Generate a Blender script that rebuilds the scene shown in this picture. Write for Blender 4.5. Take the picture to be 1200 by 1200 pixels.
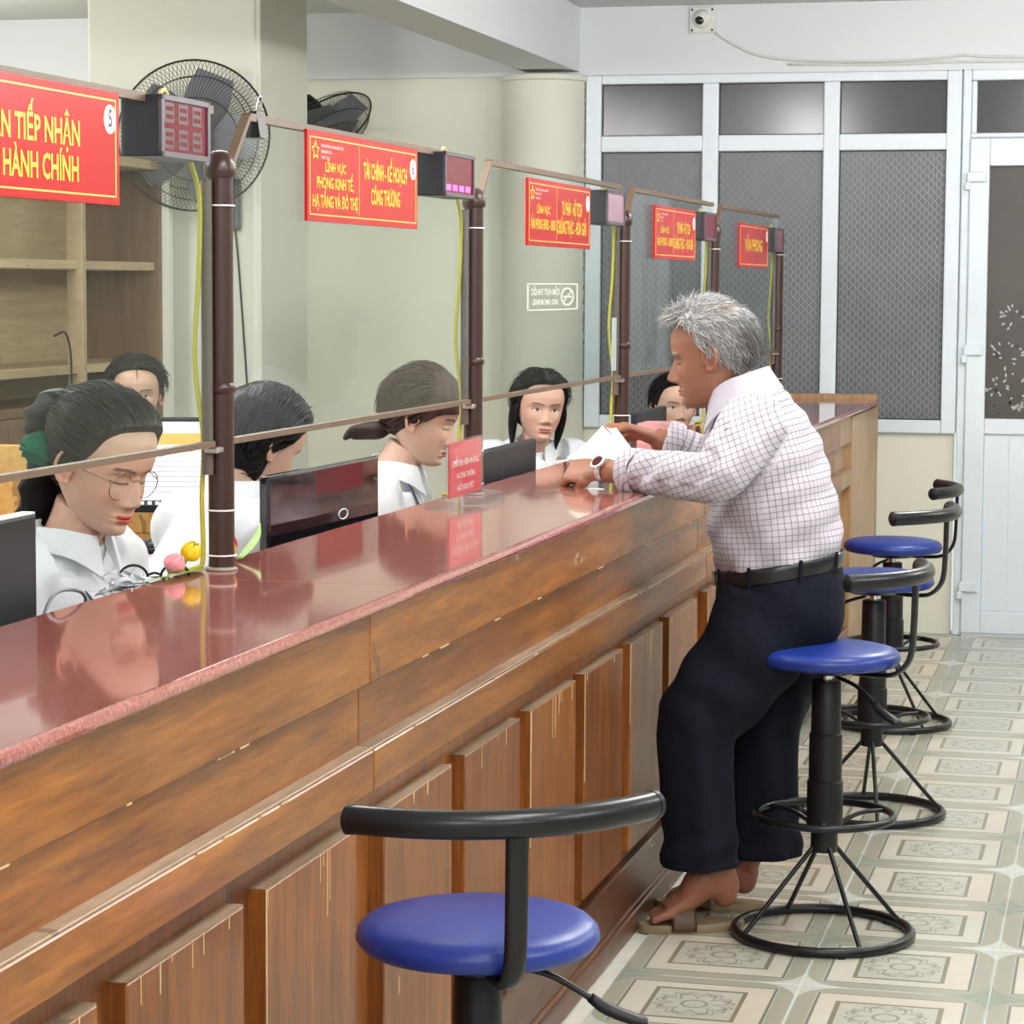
import bpy, bmesh, math, random
import numpy as np
from mathutils import Matrix, Vector
random.seed(7); rng = np.random.default_rng(7)
for o in list(bpy.data.objects): bpy.data.objects.remove(o)
SC = bpy.context.scene
COL = SC.collection
PI = math.pi

# ------------------------------------------------------------------ camera
CAM_Z = 1.503; YAW, PITCH, ROLL = .2396, .0904, .0051
cd = bpy.data.cameras.new('camera'); cam = bpy.data.objects.new('camera', cd); COL.objects.link(cam)
cd.sensor_width = 36; cd.sensor_fit = 'HORIZONTAL'; cd.lens = 36*2934.3/1200; cd.clip_start = .05; cd.clip_end = 100
fw = Vector((-math.sin(YAW)*math.cos(PITCH), math.cos(YAW)*math.cos(PITCH), -math.sin(PITCH)))
r0 = Vector((math.cos(YAW), math.sin(YAW), 0)); u0 = r0.cross(fw)
rr = r0*math.cos(ROLL)+u0*math.sin(ROLL); uu = -r0*math.sin(ROLL)+u0*math.cos(ROLL)
mw = Matrix((rr, uu, -fw)).transposed().to_4x4(); mw.translation = (0, 0, CAM_Z)
cam.matrix_world = mw
SC.camera = cam

# ------------------------------------------------------------------ world, exposure
wd = bpy.data.worlds.new('world'); SC.world = wd; wd.use_nodes = True
bg = wd.node_tree.nodes['Background']; bg.inputs[0].default_value = (.93, .97, 1, 1); bg.inputs[1].default_value = .95
SC.view_settings.view_transform = 'Standard'; SC.view_settings.look = 'None'
SC.view_settings.exposure = 0.12; SC.view_settings.gamma = 1.0; SC.view_settings.use_curve_mapping = False
LAMP_W = 62.0          # watts of each fluorescent ceiling fitting
LAMPS = [(-.1, 2.6), (-.1, 5.4), (-.1, 8.4), (1.9, 2.6), (1.9, 5.4), (1.9, 8.4), (-3.5, 3.6), (-3.5, 6.4), (-2.0, 5.6), (-5.05, 9.4), (-.1, -.2), (1.9, -.2)]  # the corner lamp behind the pillar is added to brighten the rear wall

# ------------------------------------------------------------------ helpers: materials
class V:
    """a shader socket with arithmetic"""
    def __init__(s, nt, k): s.nt = nt; s.k = k
    def op(s, o, b=None, c=None):
        n = s.nt.nodes.new('ShaderNodeMath'); n.operation = o
        for i, v in enumerate((s, b, c)):
            if v is None: continue
            if isinstance(v, V): s.nt.links.new(v.k, n.inputs[i])
            else: n.inputs[i].default_value = v
        return V(s.nt, n.outputs[0])
    def __add__(s, b): return s.op('ADD', b)
    __radd__ = __add__
    def __mul__(s, b): return s.op('MULTIPLY', b)
    __rmul__ = __mul__
    def __sub__(s, b): return s.op('SUBTRACT', b)
    def __rsub__(s, b): return (s*-1)+b
    def lt(s, b): return s.op('LESS_THAN', b)
    def gt(s, b): return s.op('GREATER_THAN', b)
    def abs(s): return s.op('ABSOLUTE')
    def sin(s): return s.op('SINE')
    def max(s, b): return s.op('MAXIMUM', b)
    def min(s, b): return s.op('MINIMUM', b)
    def pow(s, b): return s.op('POWER', b)
    def fract(s): return s.op('FRACT')
def new_mat(name):
    m = bpy.data.materials.new(name); m.use_nodes = True
    nt = m.node_tree; b = nt.nodes['Principled BSDF']
    return m, nt, b
def set_in(nt, sock, v):
    if isinstance(v, V): nt.links.new(v.k, sock)
    elif hasattr(v, 'is_linked'): nt.links.new(v, sock)
    else: sock.default_value = (*v, 1) if (isinstance(v, (tuple, list)) and len(v) == 3 and sock.type == 'RGBA') else v
def coords(nt, kind='Object'):
    n = nt.nodes.new('ShaderNodeTexCoord'); return n.outputs[kind]
def sepxyz(nt, vec):
    n = nt.nodes.new('ShaderNodeSeparateXYZ'); nt.links.new(vec, n.inputs[0]); return [V(nt, o) for o in n.outputs]
def noise(nt, vec, scale=5, detail=3, rough=.5, stretch=None, out='Fac'):
    if stretch:
        mp = nt.nodes.new('ShaderNodeMapping'); mp.inputs['Scale'].default_value = stretch
        nt.links.new(vec, mp.inputs[0]); vec = mp.outputs[0]
    n = nt.nodes.new('ShaderNodeTexNoise'); n.inputs['Scale'].default_value = scale
    n.inputs['Detail'].default_value = detail; n.inputs['Roughness'].default_value = rough
    nt.links.new(vec, n.inputs['Vector']); return V(nt, n.outputs[out])
def mix(nt, f, a, b, mode='MIX'):
    n = nt.nodes.new('ShaderNodeMix'); n.data_type = 'RGBA'; n.blend_type = mode
    set_in(nt, n.inputs[0], f)
    for s, v in ((n.inputs[6], a), (n.inputs[7], b)): set_in(nt, s, v)
    return n.outputs[2]
def ramp(nt, f, stops):
    n = nt.nodes.new('ShaderNodeValToRGB'); e = n.color_ramp.elements
    while len(e) < len(stops): e.new(.5)
    for q, (p, c) in zip(e, stops): q.position = p; q.color = (*c, 1)
    set_in(nt, n.inputs[0], f); return n.outputs[0]
def bump(nt, bsdf, h, strength=.2, dist=.01):
    n = nt.nodes.new('ShaderNodeBump'); n.inputs['Strength'].default_value = strength; n.inputs['Distance'].default_value = dist
    set_in(nt, n.inputs['Height'], h); nt.links.new(n.outputs[0], bsdf.inputs['Normal'])
MATS = {}
def M(name, col=(.8, .8, .8), rough=.5, metal=0., var=.06, scale=30, bmp=0., coat=0., emit=None, es=0., spec=.5):
    if name in MATS: return MATS[name]
    m, nt, b = new_mat(name)
    o = coords(nt)
    n = noise(nt, o, scale, 3)
    c2 = tuple(max(0, c*(1-var*2.2)) for c in col); c1 = tuple(min(1, c*(1+var)) for c in col)
    nt.links.new(mix(nt, n, c2, c1), b.inputs['Base Color'])
    b.inputs['Roughness'].default_value = rough; b.inputs['Metallic'].default_value = metal
    b.inputs['Specular IOR Level'].default_value = spec
    b.inputs['Coat Weight'].default_value = coat
    if emit: b.inputs['Emission Color'].default_value = (*emit, 1); b.inputs['Emission Strength'].default_value = es
    if bmp: bump(nt, b, n, bmp, .004)
    MATS[name] = m; return m
def srgb(r, g, b):
    return tuple(((c/255+.055)/1.055)**2.4 if c > 10 else c/255/12.92 for c in (r, g, b))

# ------------------------------------------------------------------ helpers: geometry
def parent_mat(p):
    m = Matrix.Identity(4)
    while p is not None: m = p.matrix_basis @ m; p = p.parent
    return m
def obj(name, v, f, mat, parent=None, world=False, smooth=False, cols=None, vec=None, auto=None):
    me = bpy.data.meshes.new(name)
    v = np.asarray(v, float)
    if world and parent is not None:
        inv = np.array(parent_mat(parent).inverted()); v = v@inv[:3, :3].T+inv[:3, 3]
    me.from_pydata(v.tolist(), [], [tuple(int(i) for i in q) for q in f]); me.update()
    if cols is not None:
        a = me.color_attributes.new('col', 'FLOAT_COLOR', 'POINT')
        c4 = np.ones((len(v), 4), np.float32); c4[:, :3] = cols; a.data.foreach_set('color', c4.ravel())
    if vec is not None:
        a = me.attributes.new('cloth', 'FLOAT_VECTOR', 'POINT'); a.data.foreach_set('vector', np.asarray(vec, np.float32).ravel())
    if smooth: me.polygons.foreach_set('use_smooth', [True]*len(me.polygons))
    if mat is not None: me.materials.append(mat)
    o = bpy.data.objects.new(name, me); COL.objects.link(o); o.parent = parent
    if auto and smooth: me.set_sharp_from_angle(angle=math.radians(auto))
    return o
def tag(o, label=None, cat=None, group=None, kind=None):
    if label: o['label'] = label
    if cat: o['category'] = cat
    if group: o['group'] = group
    if kind: o['kind'] = kind
    return o
def thing(name, label, cat, loc=(0, 0, 0), rz=0., group=None, kind=None):
    o = bpy.data.objects.new(name, None); COL.objects.link(o); o.location = loc; o.rotation_euler = (0, 0, rz); o.empty_display_size = .1
    return tag(o, label, cat, group, kind)
def boxm(lo, hi, bev=0., seg=1):
    bm = bmesh.new(); bmesh.ops.create_cube(bm, size=1)
    lo = Vector(lo); hi = Vector(hi)
    for q in bm.verts: q.co = Vector(((lo[i]+hi[i])/2+q.co[i]*(hi[i]-lo[i]) for i in range(3)))
    if bev: bmesh.ops.bevel(bm, geom=bm.edges[:], offset=bev, segments=seg, affect='EDGES', profile=.5)
    bm.verts.index_update()
    r = ([tuple(q.co) for q in bm.verts], [tuple(x.index for x in f.verts) for f in bm.faces]); bm.free(); return r
def box(name, lo, hi, mat, parent=None, bev=0., seg=1, world=False):
    v, f = boxm(lo, hi, bev, seg); return obj(name, v, f, mat, parent, world)
def join(parts):
    V_, F_ = [], []; n = 0
    for v, f in parts:
        v = np.asarray(v, float); V_.append(v); F_ += [tuple(i+n for i in q) for q in f]; n += len(v)
    return np.concatenate(V_), F_
def spline(P, n):
    P = np.asarray(P, float)
    if len(P) < 3: t = np.linspace(0, 1, n)[:, None]; return P[0]*(1-t)+P[-1]*t
    Q = np.concatenate([[2*P[0]-P[1]], P, [2*P[-1]-P[-2]]]); out = []
    for s in np.linspace(0, len(P)-1-1e-9, n):
        i = int(s); t = s-i; a, b, c, d = Q[i:i+4]
        out.append(.5*((2*b)+(-a+c)*t+(2*a-5*b+4*c-d)*t*t+(-a+3*b-3*c+d)*t**3))
    return np.array(out)
def tube(path, rad, seg=12, side=None, n=None, caps=True, closed=False):
    """loft of ellipses; rad: r or list of r or list of (r_side, r_other); side: fixed side vector"""
    path = np.asarray(path, float)
    rad = np.asarray(rad, float)
    if rad.ndim == 0: rad = np.full((len(path), 2), float(rad))
    elif rad.ndim == 1: rad = np.stack([rad, rad], 1)
    if n: rad = spline(rad, n); path = spline(path, n)
    N = len(path); vs = []; fs = []
    tan = np.gradient(path, axis=0) if not closed else np.roll(path, -1, 0)-np.roll(path, 1, 0)
    tan /= np.linalg.norm(tan, axis=1)[:, None]+1e-12
    if side is None:
        a = np.array([0, 0, 1.]) if abs(tan[0][2]) < .9 else np.array([1., 0, 0]); s = np.cross(tan[0], a)
    else: s = np.asarray(side, float)
    for i in range(N):
        if side is not None: s = np.asarray(side, float)
        s = s-tan[i]*np.dot(s, tan[i]); s /= np.linalg.norm(s)+1e-12; o_ = np.cross(tan[i], s)
        for k in range(seg):
            a = 2*PI*k/seg; vs.append(path[i]+s*rad[i][0]*math.cos(a)+o_*rad[i][1]*math.sin(a))
    for i in range(N-1 if not closed else N):
        for k in range(seg):
            j = (i+1) % N
            fs.append((i*seg+k, i*seg+(k+1) % seg, j*seg+(k+1) % seg, j*seg+k))
    if caps and not closed:
        fs.append(tuple(range(seg))[::-1]); fs.append(tuple((N-1)*seg+k for k in range(seg)))
    return np.array(vs), fs
def lathe(prof, seg=32, c=(0, 0, 0)):
    vs = []; fs = []
    for r, z in prof:
        for k in range(seg):
            a = 2*PI*k/seg; vs.append((c[0]+r*math.cos(a), c[1]+r*math.sin(a), c[2]+z))
    for i in range(len(prof)-1):
        for k in range(seg): fs.append((i*seg+k, i*seg+(k+1) % seg, (i+1)*seg+(k+1) % seg, (i+1)*seg+k))
    fs.append(tuple(range(seg))[::-1]); fs.append(tuple((len(prof)-1)*seg+k for k in range(seg)))
    return np.array(vs), fs
def ring(c, R_, r, seg=40, s2=10):
    p = [(c[0]+R_*math.cos(2*PI*k/seg), c[1]+R_*math.sin(2*PI*k/seg), c[2]) for k in range(seg)]
    return tube(p, r, s2, closed=True, side=(0, 0, 1))
def prism(poly, y0, y1, axis=1):
    """extrude polygon (list of 2D) along axis between y0,y1; poly coords are the two other axes in order"""
    n = len(poly); vs = []
    for y in (y0, y1):
        for a, b in poly:
            p = [a, b]; p.insert(axis, y); vs.append(p)
    fs = [tuple(range(n)), tuple(range(n, 2*n))[::-1]]+[(k, k+n, (k+1) % n+n, (k+1) % n) for k in range(n)]
    return np.array(vs, float), fs
def ellipsoid(c, r, seg=16, rings=10, Rm=None):
    vs = []; fs = []
    for i in range(rings+1):
        t = PI*i/rings
        for k in range(seg):
            a = 2*PI*k/seg; p = np.array([r[0]*math.sin(t)*math.cos(a), r[1]*math.sin(t)*math.sin(a), r[2]*math.cos(t)])
            if Rm is not None: p = Rm@p
            vs.append(np.asarray(c)+p)
    for i in range(rings):
        for k in range(seg): fs.append((i*seg+k, (i+1)*seg+k, (i+1)*seg+(k+1) % seg, i*seg+(k+1) % seg))
    return np.array(vs), fs
def evaluated(o):
    dg = bpy.context.evaluated_depsgraph_get(); e = o.evaluated_get(dg); me = e.to_mesh()
    v = np.empty(len(me.vertices)*3); me.vertices.foreach_get('co', v); f = [tuple(p.vertices) for p in me.polygons]
    e.to_mesh_clear(); return v.reshape(-1, 3), f
def remesh(parts, voxel=.006, it=4, fac=.5):
    v, f = join(parts); o = obj('tmp', v, f, None)
    bm = bmesh.new(); bm.from_mesh(o.data); bmesh.ops.recalc_face_normals(bm, faces=bm.faces[:]); bm.to_mesh(o.data); bm.free()
    m = o.modifiers.new('r', 'REMESH'); m.mode = 'VOXEL'; m.voxel_size = voxel
    if it: s = o.modifiers.new('s', 'SMOOTH'); s.iterations = it; s.factor = fac
    r = evaluated(o); me = o.data; bpy.data.objects.remove(o); bpy.data.meshes.remove(me); return r
TXT = {}
def text(s, size=1., align='CENTER', bold=.0, xs=1.):
    key = (s, align, bold)
    if key not in TXT:
        c = bpy.data.curves.new('t', 'FONT'); c.body = s; c.size = 1; c.align_x = align; c.align_y = 'CENTER'; c.offset = bold; c.resolution_u = 2
        o = bpy.data.objects.new('t', c); COL.objects.link(o); TXT[key] = evaluated(o)
        bpy.data.objects.remove(o); bpy.data.curves.remove(c)
    v, f = TXT[key]; v = v.copy(); v[:, 0] *= size*xs; v[:, 1] *= size; return v, f
def text_w(s, w, h, align='CENTER', bold=.0):
    """text scaled to width w and letter height h, centred on the origin"""
    v, f = text(s, 1, 'CENTER', bold); v = v.copy()
    v[:, 0] -= (v[:, 0].min()+v[:, 0].max())/2; v[:, 0] *= w/max(1e-6, np.ptp(v[:, 0])); v[:, 1] = (v[:, 1])*h/.73
    return v, f
# ------------------------------------------------------------------ materials with their own node set-ups
def wood(name, dark, light, axis, rough=.34, sc=1.):
    m, nt, b = new_mat(name); o = coords(nt)
    st = [14*sc, 14*sc, 14*sc]; st[axis] = 1.1*sc
    oi = nt.nodes.new('ShaderNodeObjectInfo')
    ad = nt.nodes.new('ShaderNodeVectorMath'); ad.operation = 'ADD'
    cb = nt.nodes.new('ShaderNodeCombineXYZ'); r = V(nt, oi.outputs['Random'])
    for i in range(3): nt.links.new((r*(7.3+3*i)).k, cb.inputs[i])
    nt.links.new(o, ad.inputs[0]); nt.links.new(cb.outputs[0], ad.inputs[1]); o = ad.outputs[0]
    g = noise(nt, o, 2.2, 6, .62, st); g2 = noise(nt, o, 11, 4, .6, st); big = noise(nt, o, 2.1, 3, .5)
    t = g*.62+g2*.38
    c = ramp(nt, t, [(.30, dark), (.48, tuple((a+b_)/2 for a, b_ in zip(dark, light))), (.64, light)])
    c = mix(nt, (big-.38)*1.6, c, mix(nt, 1., c, (.70, .58, .48), 'MULTIPLY'))
    tone = r*.26+.74
    tn = nt.nodes.new('ShaderNodeCombineColor')
    for i in range(3): nt.links.new(tone.k, tn.inputs[i])
    c = mix(nt, 1., c, tn.outputs[0], 'MULTIPLY')
    scr = noise(nt, o, 9, 2, .5, [1.6 if i != axis else .35 for i in range(3)]).gt(.735)*noise(nt, o, 60, 2).gt(.5)
    c = mix(nt, scr*.55, c, (.62, .47, .30))
    mk_ = noise(nt, o, 13, 2, .5, [1, 1, .4]).gt(.72)*noise(nt, o, 3, 2).gt(.52); c = mix(nt, mk_*.5, c, (.045, .022, .012))
    nt.links.new(c, b.inputs['Base Color'])
    rg = big*.25+(rough-.1); nt.links.new(rg.k, b.inputs['Roughness'])
    bump(nt, b, t, .25, .002); b.inputs['Coat Weight'].default_value = .12; b.inputs['Coat Roughness'].default_value = .25
    return m
W_H = wood('varnished_wood_along', srgb(92, 48, 15), srgb(178, 110, 38), 1)
W_V = wood('varnished_wood_upright', srgb(88, 45, 16), srgb(162, 96, 38), 2)
W_D = wood('dark_plinth_wood', srgb(64, 36, 22), srgb(114, 70, 44), 1)
W_E = wood('worn_edge_wood', srgb(120, 98, 76), srgb(176, 152, 126), 1, .55)
W_P = wood('pale_end_wood', srgb(150, 112, 74), srgb(196, 160, 118), 2, .4)
W_C = wood('beige_shelf_wood', srgb(178, 152, 116), srgb(208, 184, 148), 1, .5)
W_B = wood('brown_cabinet_wood', srgb(108, 80, 56), srgb(140, 108, 80), 2, .5)
W_Y = wood('yellow_desk_wood', srgb(168, 126, 66), srgb(204, 164, 100), 1, .4)

def granite():
    m, nt, b = new_mat('red_granite'); o = coords(nt)
    n1 = noise(nt, o, 140, 3, .7); n2 = noise(nt, o, 420, 2, .7); n3 = noise(nt, o, 5, 3, .6)
    c = ramp(nt, n1*.6+n2*.4, [(.3, srgb(100, 50, 45)), (.5, srgb(160, 92, 83)), (.7, srgb(196, 136, 125))])
    c = mix(nt, n3*.35, c, srgb(150, 96, 90))
    nt.links.new(c, b.inputs['Base Color'])
    nt.links.new((n3*.07+.04).k, b.inputs['Roughness']); b.inputs['IOR'].default_value = 1.6
    b.inputs['Coat Weight'].default_value = .25; b.inputs['Coat Roughness'].default_value = .04
    return m
GRAN = granite()

def wall_paint(name, col, stain=.12):
    m, nt, b = new_mat(name); o = coords(nt)
    n = noise(nt, o, 1.6, 5, .6); n2 = noise(nt, o, 60, 3)
    c = mix(nt, n*stain*2.2, col, tuple(x*.78 for x in col)); nt.links.new(c, b.inputs['Base Color'])
    b.inputs['Roughness'].default_value = .62; bump(nt, b, n2, .06, .003); return m
CREAM = wall_paint('cream_wall_paint', srgb(228, 227, 212)); WHITE = wall_paint('white_wall_paint', srgb(222, 226, 230), .08)
CEIL = wall_paint('ceiling_paint', srgb(206, 208, 208), .08); CREAM2 = wall_paint('pale_pillar_paint', srgb(224, 224, 212), .08)
PVC = M('white_window_frame', srgb(222, 231, 240), .32, var=.02)
BLACKP = M('black_plastic', (.008, .0085, .01), .42, var=.1, spec=.35); GLOSSB = M('glossy_black_plastic', (.008, .008, .01), .06, var=.05, coat=.6)
BLACKM = M('black_painted_steel', (.006, .006, .0075), .3, var=.1, spec=.42); CHROME = M('chrome', (.75, .75, .77), .18, 1.)
GREYP = M('charcoal_plastic', (.017, .019, .024), .45, var=.1, spec=.35)

def tile_mat():
    m, nt, b = new_mat('patterned_floor_tile'); o = coords(nt); x, y, z = sepxyz(nt, o)
    oi = nt.nodes.new('ShaderNodeObjectInfo'); rnd = V(nt, oi.outputs['Random'])
    u = x.abs()*5; v = y.abs()*5; mx = u.max(v)
    base = mix(nt, noise(nt, o, 9, 3), srgb(190, 196, 188), srgb(172, 178, 168))
    def band(a, c, lo, hi, col): return mix(nt, mx.gt(lo)*mx.lt(hi), c, col)
    c = mix(nt, mx.gt(.80)*mx.lt(.975), base, srgb(166, 165, 148))
    c = mix(nt, mx.gt(.755)*mx.lt(.785), c, srgb(120, 118, 104))
    pan = mix(nt, noise(nt, o, 6, 3), srgb(220, 218, 206), srgb(206, 200, 182))
    pan = mix(nt, x.gt(.06)*.35, pan, srgb(214, 194, 172))
    c = mix(nt, mx.lt(.755), c, pan)
    om = (u*1.05).max(v*.92)
    c = mix(nt, om.gt(.47)*om.lt(.52), c, srgb(128, 124, 102))
    orn = mix(nt, noise(nt, o, 40, 3), srgb(206, 206, 192), srgb(178, 178, 166))
    r = (u*u+v*v).pow(.5)
    at = nt.nodes.new('ShaderNodeMath'); at.operation = 'ARCTAN2'; nt.links.new(y.k, at.inputs[0]); nt.links.new(x.k, at.inputs[1]); a = V(nt, at.outputs[0])
    pet = (a*4).sin().abs()*.16+.22
    line = (r-pet).abs().lt(.024).max((r-.13).abs().lt(.018)).max((((a*8).sin().abs()*.1+.32)-r).abs().lt(.014))
    orn = mix(nt, line*.6, orn, srgb(104, 106, 94))
    c = mix(nt, om.lt(.47), c, orn)
    st = (1-u).max(0).pow(.5)+(1-v).max(0).pow(.5)
    star = st.lt(.80); sg = (x*y).gt(0)
    leaf = mix(nt, noise(nt, o, 30, 2), srgb(122, 136, 122), srgb(156, 168, 158)); fl = mix(nt, noise(nt, o, 60, 3), srgb(236, 238, 236), srgb(190, 194, 192))
    c = mix(nt, star*.8, c, mix(nt, sg, leaf, fl))
    dirt = noise(nt, o, 3, 4, .6)
    c = mix(nt, dirt*.35+rnd*.08, c, srgb(140, 138, 122), 'MIX')
    nt.links.new(c, b.inputs['Base Color']); nt.links.new((noise(nt, o, 14, 3)*.2+.12).k, b.inputs['Roughness'])
    b.inputs['Specular IOR Level'].default_value = .55
    return m
TILE = tile_mat(); GROUT = M('grout', srgb(206, 204, 194), .8, var=.1)

def clear_glass(name, tint=(.93, .97, .95), haze=.007, f0=.045):
    m, nt, b = new_mat(name); nt.nodes.remove(b)
    lw = nt.nodes.new('ShaderNodeLayerWeight'); lw.inputs[0].default_value = .5
    f = V(nt, lw.outputs['Facing']).pow(5)*.26+f0*.28
    tr = nt.nodes.new('ShaderNodeBsdfTransparent'); tr.inputs[0].default_value = (*tint, 1)
    df = nt.nodes.new('ShaderNodeBsdfDiffuse'); df.inputs[0].default_value = (.85, .88, .86, 1)
    gl = nt.nodes.new('ShaderNodeBsdfGlossy'); gl.inputs['Roughness'].default_value = .01
    m1 = nt.nodes.new('ShaderNodeMixShader'); m2 = nt.nodes.new('ShaderNodeMixShader')
    sm = noise(nt, coords(nt), 3.5, 5, .65)
    hz = (sm*2.2-.55).max(.25)*haze; nt.links.new(hz.k, m1.inputs[0])
    nt.links.new(tr.outputs[0], m1.inputs[1]); nt.links.new(df.outputs[0], m1.inputs[2])
    nt.links.new(f.k, m2.inputs[0]); nt.links.new(m1.outputs[0], m2.inputs[1]); nt.links.new(gl.outputs[0], m2.inputs[2])
    nt.links.new(m2.outputs[0], nt.nodes['Material Output'].inputs[0]); return m
GLASS = clear_glass('clear_screen_glass'); ACRYL = clear_glass('clear_acrylic', (.9, .93, .94), .10, .06)

def dark_pane(name, pattern):
    m, nt, b = new_mat(name); o = coords(nt); x, y, z = sepxyz(nt, o)
    n = noise(nt, o, 1.8, 4, .6)
    c = mix(nt, n, srgb(74, 76, 82), srgb(112, 114, 120))
    if pattern:
        u = x*(1/.0172); par_ = (u.op('FLOOR')*.5).fract()*4-1
        d_ = (u.fract()-.5-par_*(z*(2*PI/.036)).sin()*.26).abs(); ln = (1-d_*5).max(0)
        c = mix(nt, ln*.5, c, srgb(158, 161, 166))
        bump(nt, b, ln, .25, .002); b.inputs['Roughness'].default_value = .3
    else:
        c = mix(nt, n, srgb(56, 56, 60), srgb(80, 80, 85)); b.inputs['Roughness'].default_value = .16
    nt.links.new(c, b.inputs['Base Color']); return m
PANE_P = dark_pane('patterned_dark_glass', True); PANE_D = dark_pane('plain_dark_glass', False)
PANE_F = M('smoky_door_glass', srgb(96, 92, 88), .08, var=.15, scale=3)

def attr_mat(name, rough, sss=0., bmp=0., sc=60, spec=.4, stretch=None):
    m, nt, b = new_mat(name); a = nt.nodes.new('ShaderNodeAttribute'); a.attribute_name = 'col'; o = coords(nt)
    n = noise(nt, o, sc, 3, .6, stretch)
    nt.links.new(mix(nt, n*.30, a.outputs['Color'], mix(nt, 1., a.outputs['Color'], (.62, .58, .56), 'MULTIPLY')), b.inputs['Base Color'])
    b.inputs['Roughness'].default_value = rough; b.inputs['Specular IOR Level'].default_value = spec
    if sss: b.inputs['Subsurface Weight'].default_value = sss; b.inputs['Subsurface Radius'].default_value = (.012, .005, .003); b.inputs['Subsurface Scale'].default_value = .5
    if bmp: bump(nt, b, n, bmp, .002)
    return m
SKIN = attr_mat('skin', .48, .12, .08, 140); HAIR = attr_mat('hair', .5, 0, .5, 60, .22, (3, 3, .7))

def check_cloth():
    m, nt, b = new_mat('checked_shirt_cotton'); a = nt.nodes.new('ShaderNodeAttribute'); a.attribute_name = 'cloth'
    x, y, z = sepxyz(nt, a.outputs['Vector'])
    def ln(s, p, w): return (s*(1/p)).fract().lt(w)
    v = ln(x, .0135, .16); h = ln(y, .0135, .16)
    c = mix(nt, v*.62, srgb(192, 187, 195), srgb(80, 72, 92)); c = mix(nt, h*.62, c, srgb(80, 72, 92))
    o = coords(nt); c = mix(nt, noise(nt, o, 6, 3)*.2, c, srgb(196, 182, 196))
    nt.links.new(c, b.inputs['Base Color']); b.inputs['Roughness'].default_value = .85; b.inputs['Specular IOR Level'].default_value = .2
    bump(nt, b, noise(nt, o, 26, 4, .6), .25, .012); return m
CHECK = check_cloth()
def cloth(name, col, sc=24, bs=.3, rough=.85):
    m, nt, b = new_mat(name); o = coords(nt); n = noise(nt, o, sc, 4, .55)
    nt.links.new(mix(nt, noise(nt, o, 5, 2), col, tuple(c*.9 for c in col)), b.inputs['Base Color']); b.inputs['Roughness'].default_value = rough
    b.inputs['Specular IOR Level'].default_value = .2; bump(nt, b, n, bs, .012); return m
SHIRT = cloth('white_shirt_cotton', srgb(232, 235, 240), 14, .35); NAVY = cloth('navy_trouser_cloth', srgb(18, 21, 33), 16, .45); DARKT = cloth('black_trouser_cloth', (.012, .012, .015))
def leather():
    m, nt, b = new_mat('blue_vinyl'); o = coords(nt); n = noise(nt, o, 160, 3, .6); k = noise(nt, o, 4, 4, .6)
    nt.links.new(mix(nt, k, srgb(14, 36, 116), srgb(36, 66, 158)), b.inputs['Base Color']); nt.links.new((k*.22+.24).k, b.inputs['Roughness']); bump(nt, b, n, .18, .002); return m
VINYL = leather()
RED = M('red_sign_vinyl', srgb(188, 6, 14), .22, var=.04, scale=3, spec=.3); YEL = M('yellow_print', srgb(255, 214, 40), .3, var=.03); WHT = M('white_print', srgb(246, 244, 240), .35, var=.02)
MAG = M('dark_print', srgb(70, 20, 60), .4)
BRPVC = M('brown_pvc_pipe', srgb(60, 34, 30), .3, var=.08, scale=12); BRTRIM = M('brown_edge_trim', srgb(108, 86, 66), .45, var=.08)
YCORD = M('yellow_cable', srgb(186, 176, 60), .45)

# ------------------------------------------------------------------ the room
WY = 10.96
flo = box('floor', (-5.6, -3.5, -.12), (3.6, 11.1, -.003), GROUT); tag(flo, kind='structure')
tm = boxm((-.1985, -.1985, -.012), (.1985, .1985, 0), .0012)
tile0 = None
for i in range(-2, 6):
    for j in range(-8, 15):
        x = -.6451+.4*(i+.5); y = 5.2945+.4*(j+.5)
        if y > WY-.2 or (x < -1.05 and i < -1): continue
        if tile0 is None: t = tile0 = obj('floor_tile', *tm, TILE, flo)
        else: t = tile0.copy(); COL.objects.link(t); t.parent = flo
        t.location = (x, y, 0); t.rotation_euler = (0, 0, 0 if (i+j) % 2 == 0 else PI/2)
        if (i+j) % 2 == 0: t.rotation_euler = (0, 0, 0)
# last cut row against the window wall
for i in range(-2, 6):
    x0 = -.6451+.4*i
    box('floor_tile', (x0+.0015, 5.2945+.4*14+.0015-.4*0, -.012), (x0+.3985, WY, 0), TILE, flo)
cei = box('ceiling', (-5.6, -3.5, 2.72), (3.6, 11.1, 2.84), CEIL); tag(cei, kind='structure')
wl = box('wall_left', (-5.6, -3.5, -.003), (-5.5, 11.1, 2.72), CREAM); tag(wl, kind='structure')
wr = box('wall_right', (3.5, -3.5, -.003), (3.6, 11.1, 2.72), wall_paint('grey_green_wall_paint', srgb(150, 156, 150))); tag(wr, kind='structure')
# back wall: pieces around window and door openings
DX0, DX1 = -.70, .18
v, f = join([boxm((-5.5, WY, 0), (-2.345, WY+.14, 2.447)), boxm((-2.345, WY, 0), (DX0-.015, WY+.14, .872)), boxm((DX1+.05, WY, 0), (3.5, WY+.14, 2.447))])
wb = obj('wall_back', v, f, CREAM); tag(wb, kind='structure')
v, f = join([boxm((-5.5, WY-.035, 2.425), (3.5, WY+.14, 2.72))])
tb = obj('trim_1', v, f, WHITE); tag(tb, 'white painted beam across the top of the window wall', kind='structure')
bm_ = box('trim_2', (-2.61, -3.4, 2.44), (-2.37, WY-.035, 2.72), WHITE); tag(bm_, 'long white ceiling beam running above the counter', kind='structure')
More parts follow.
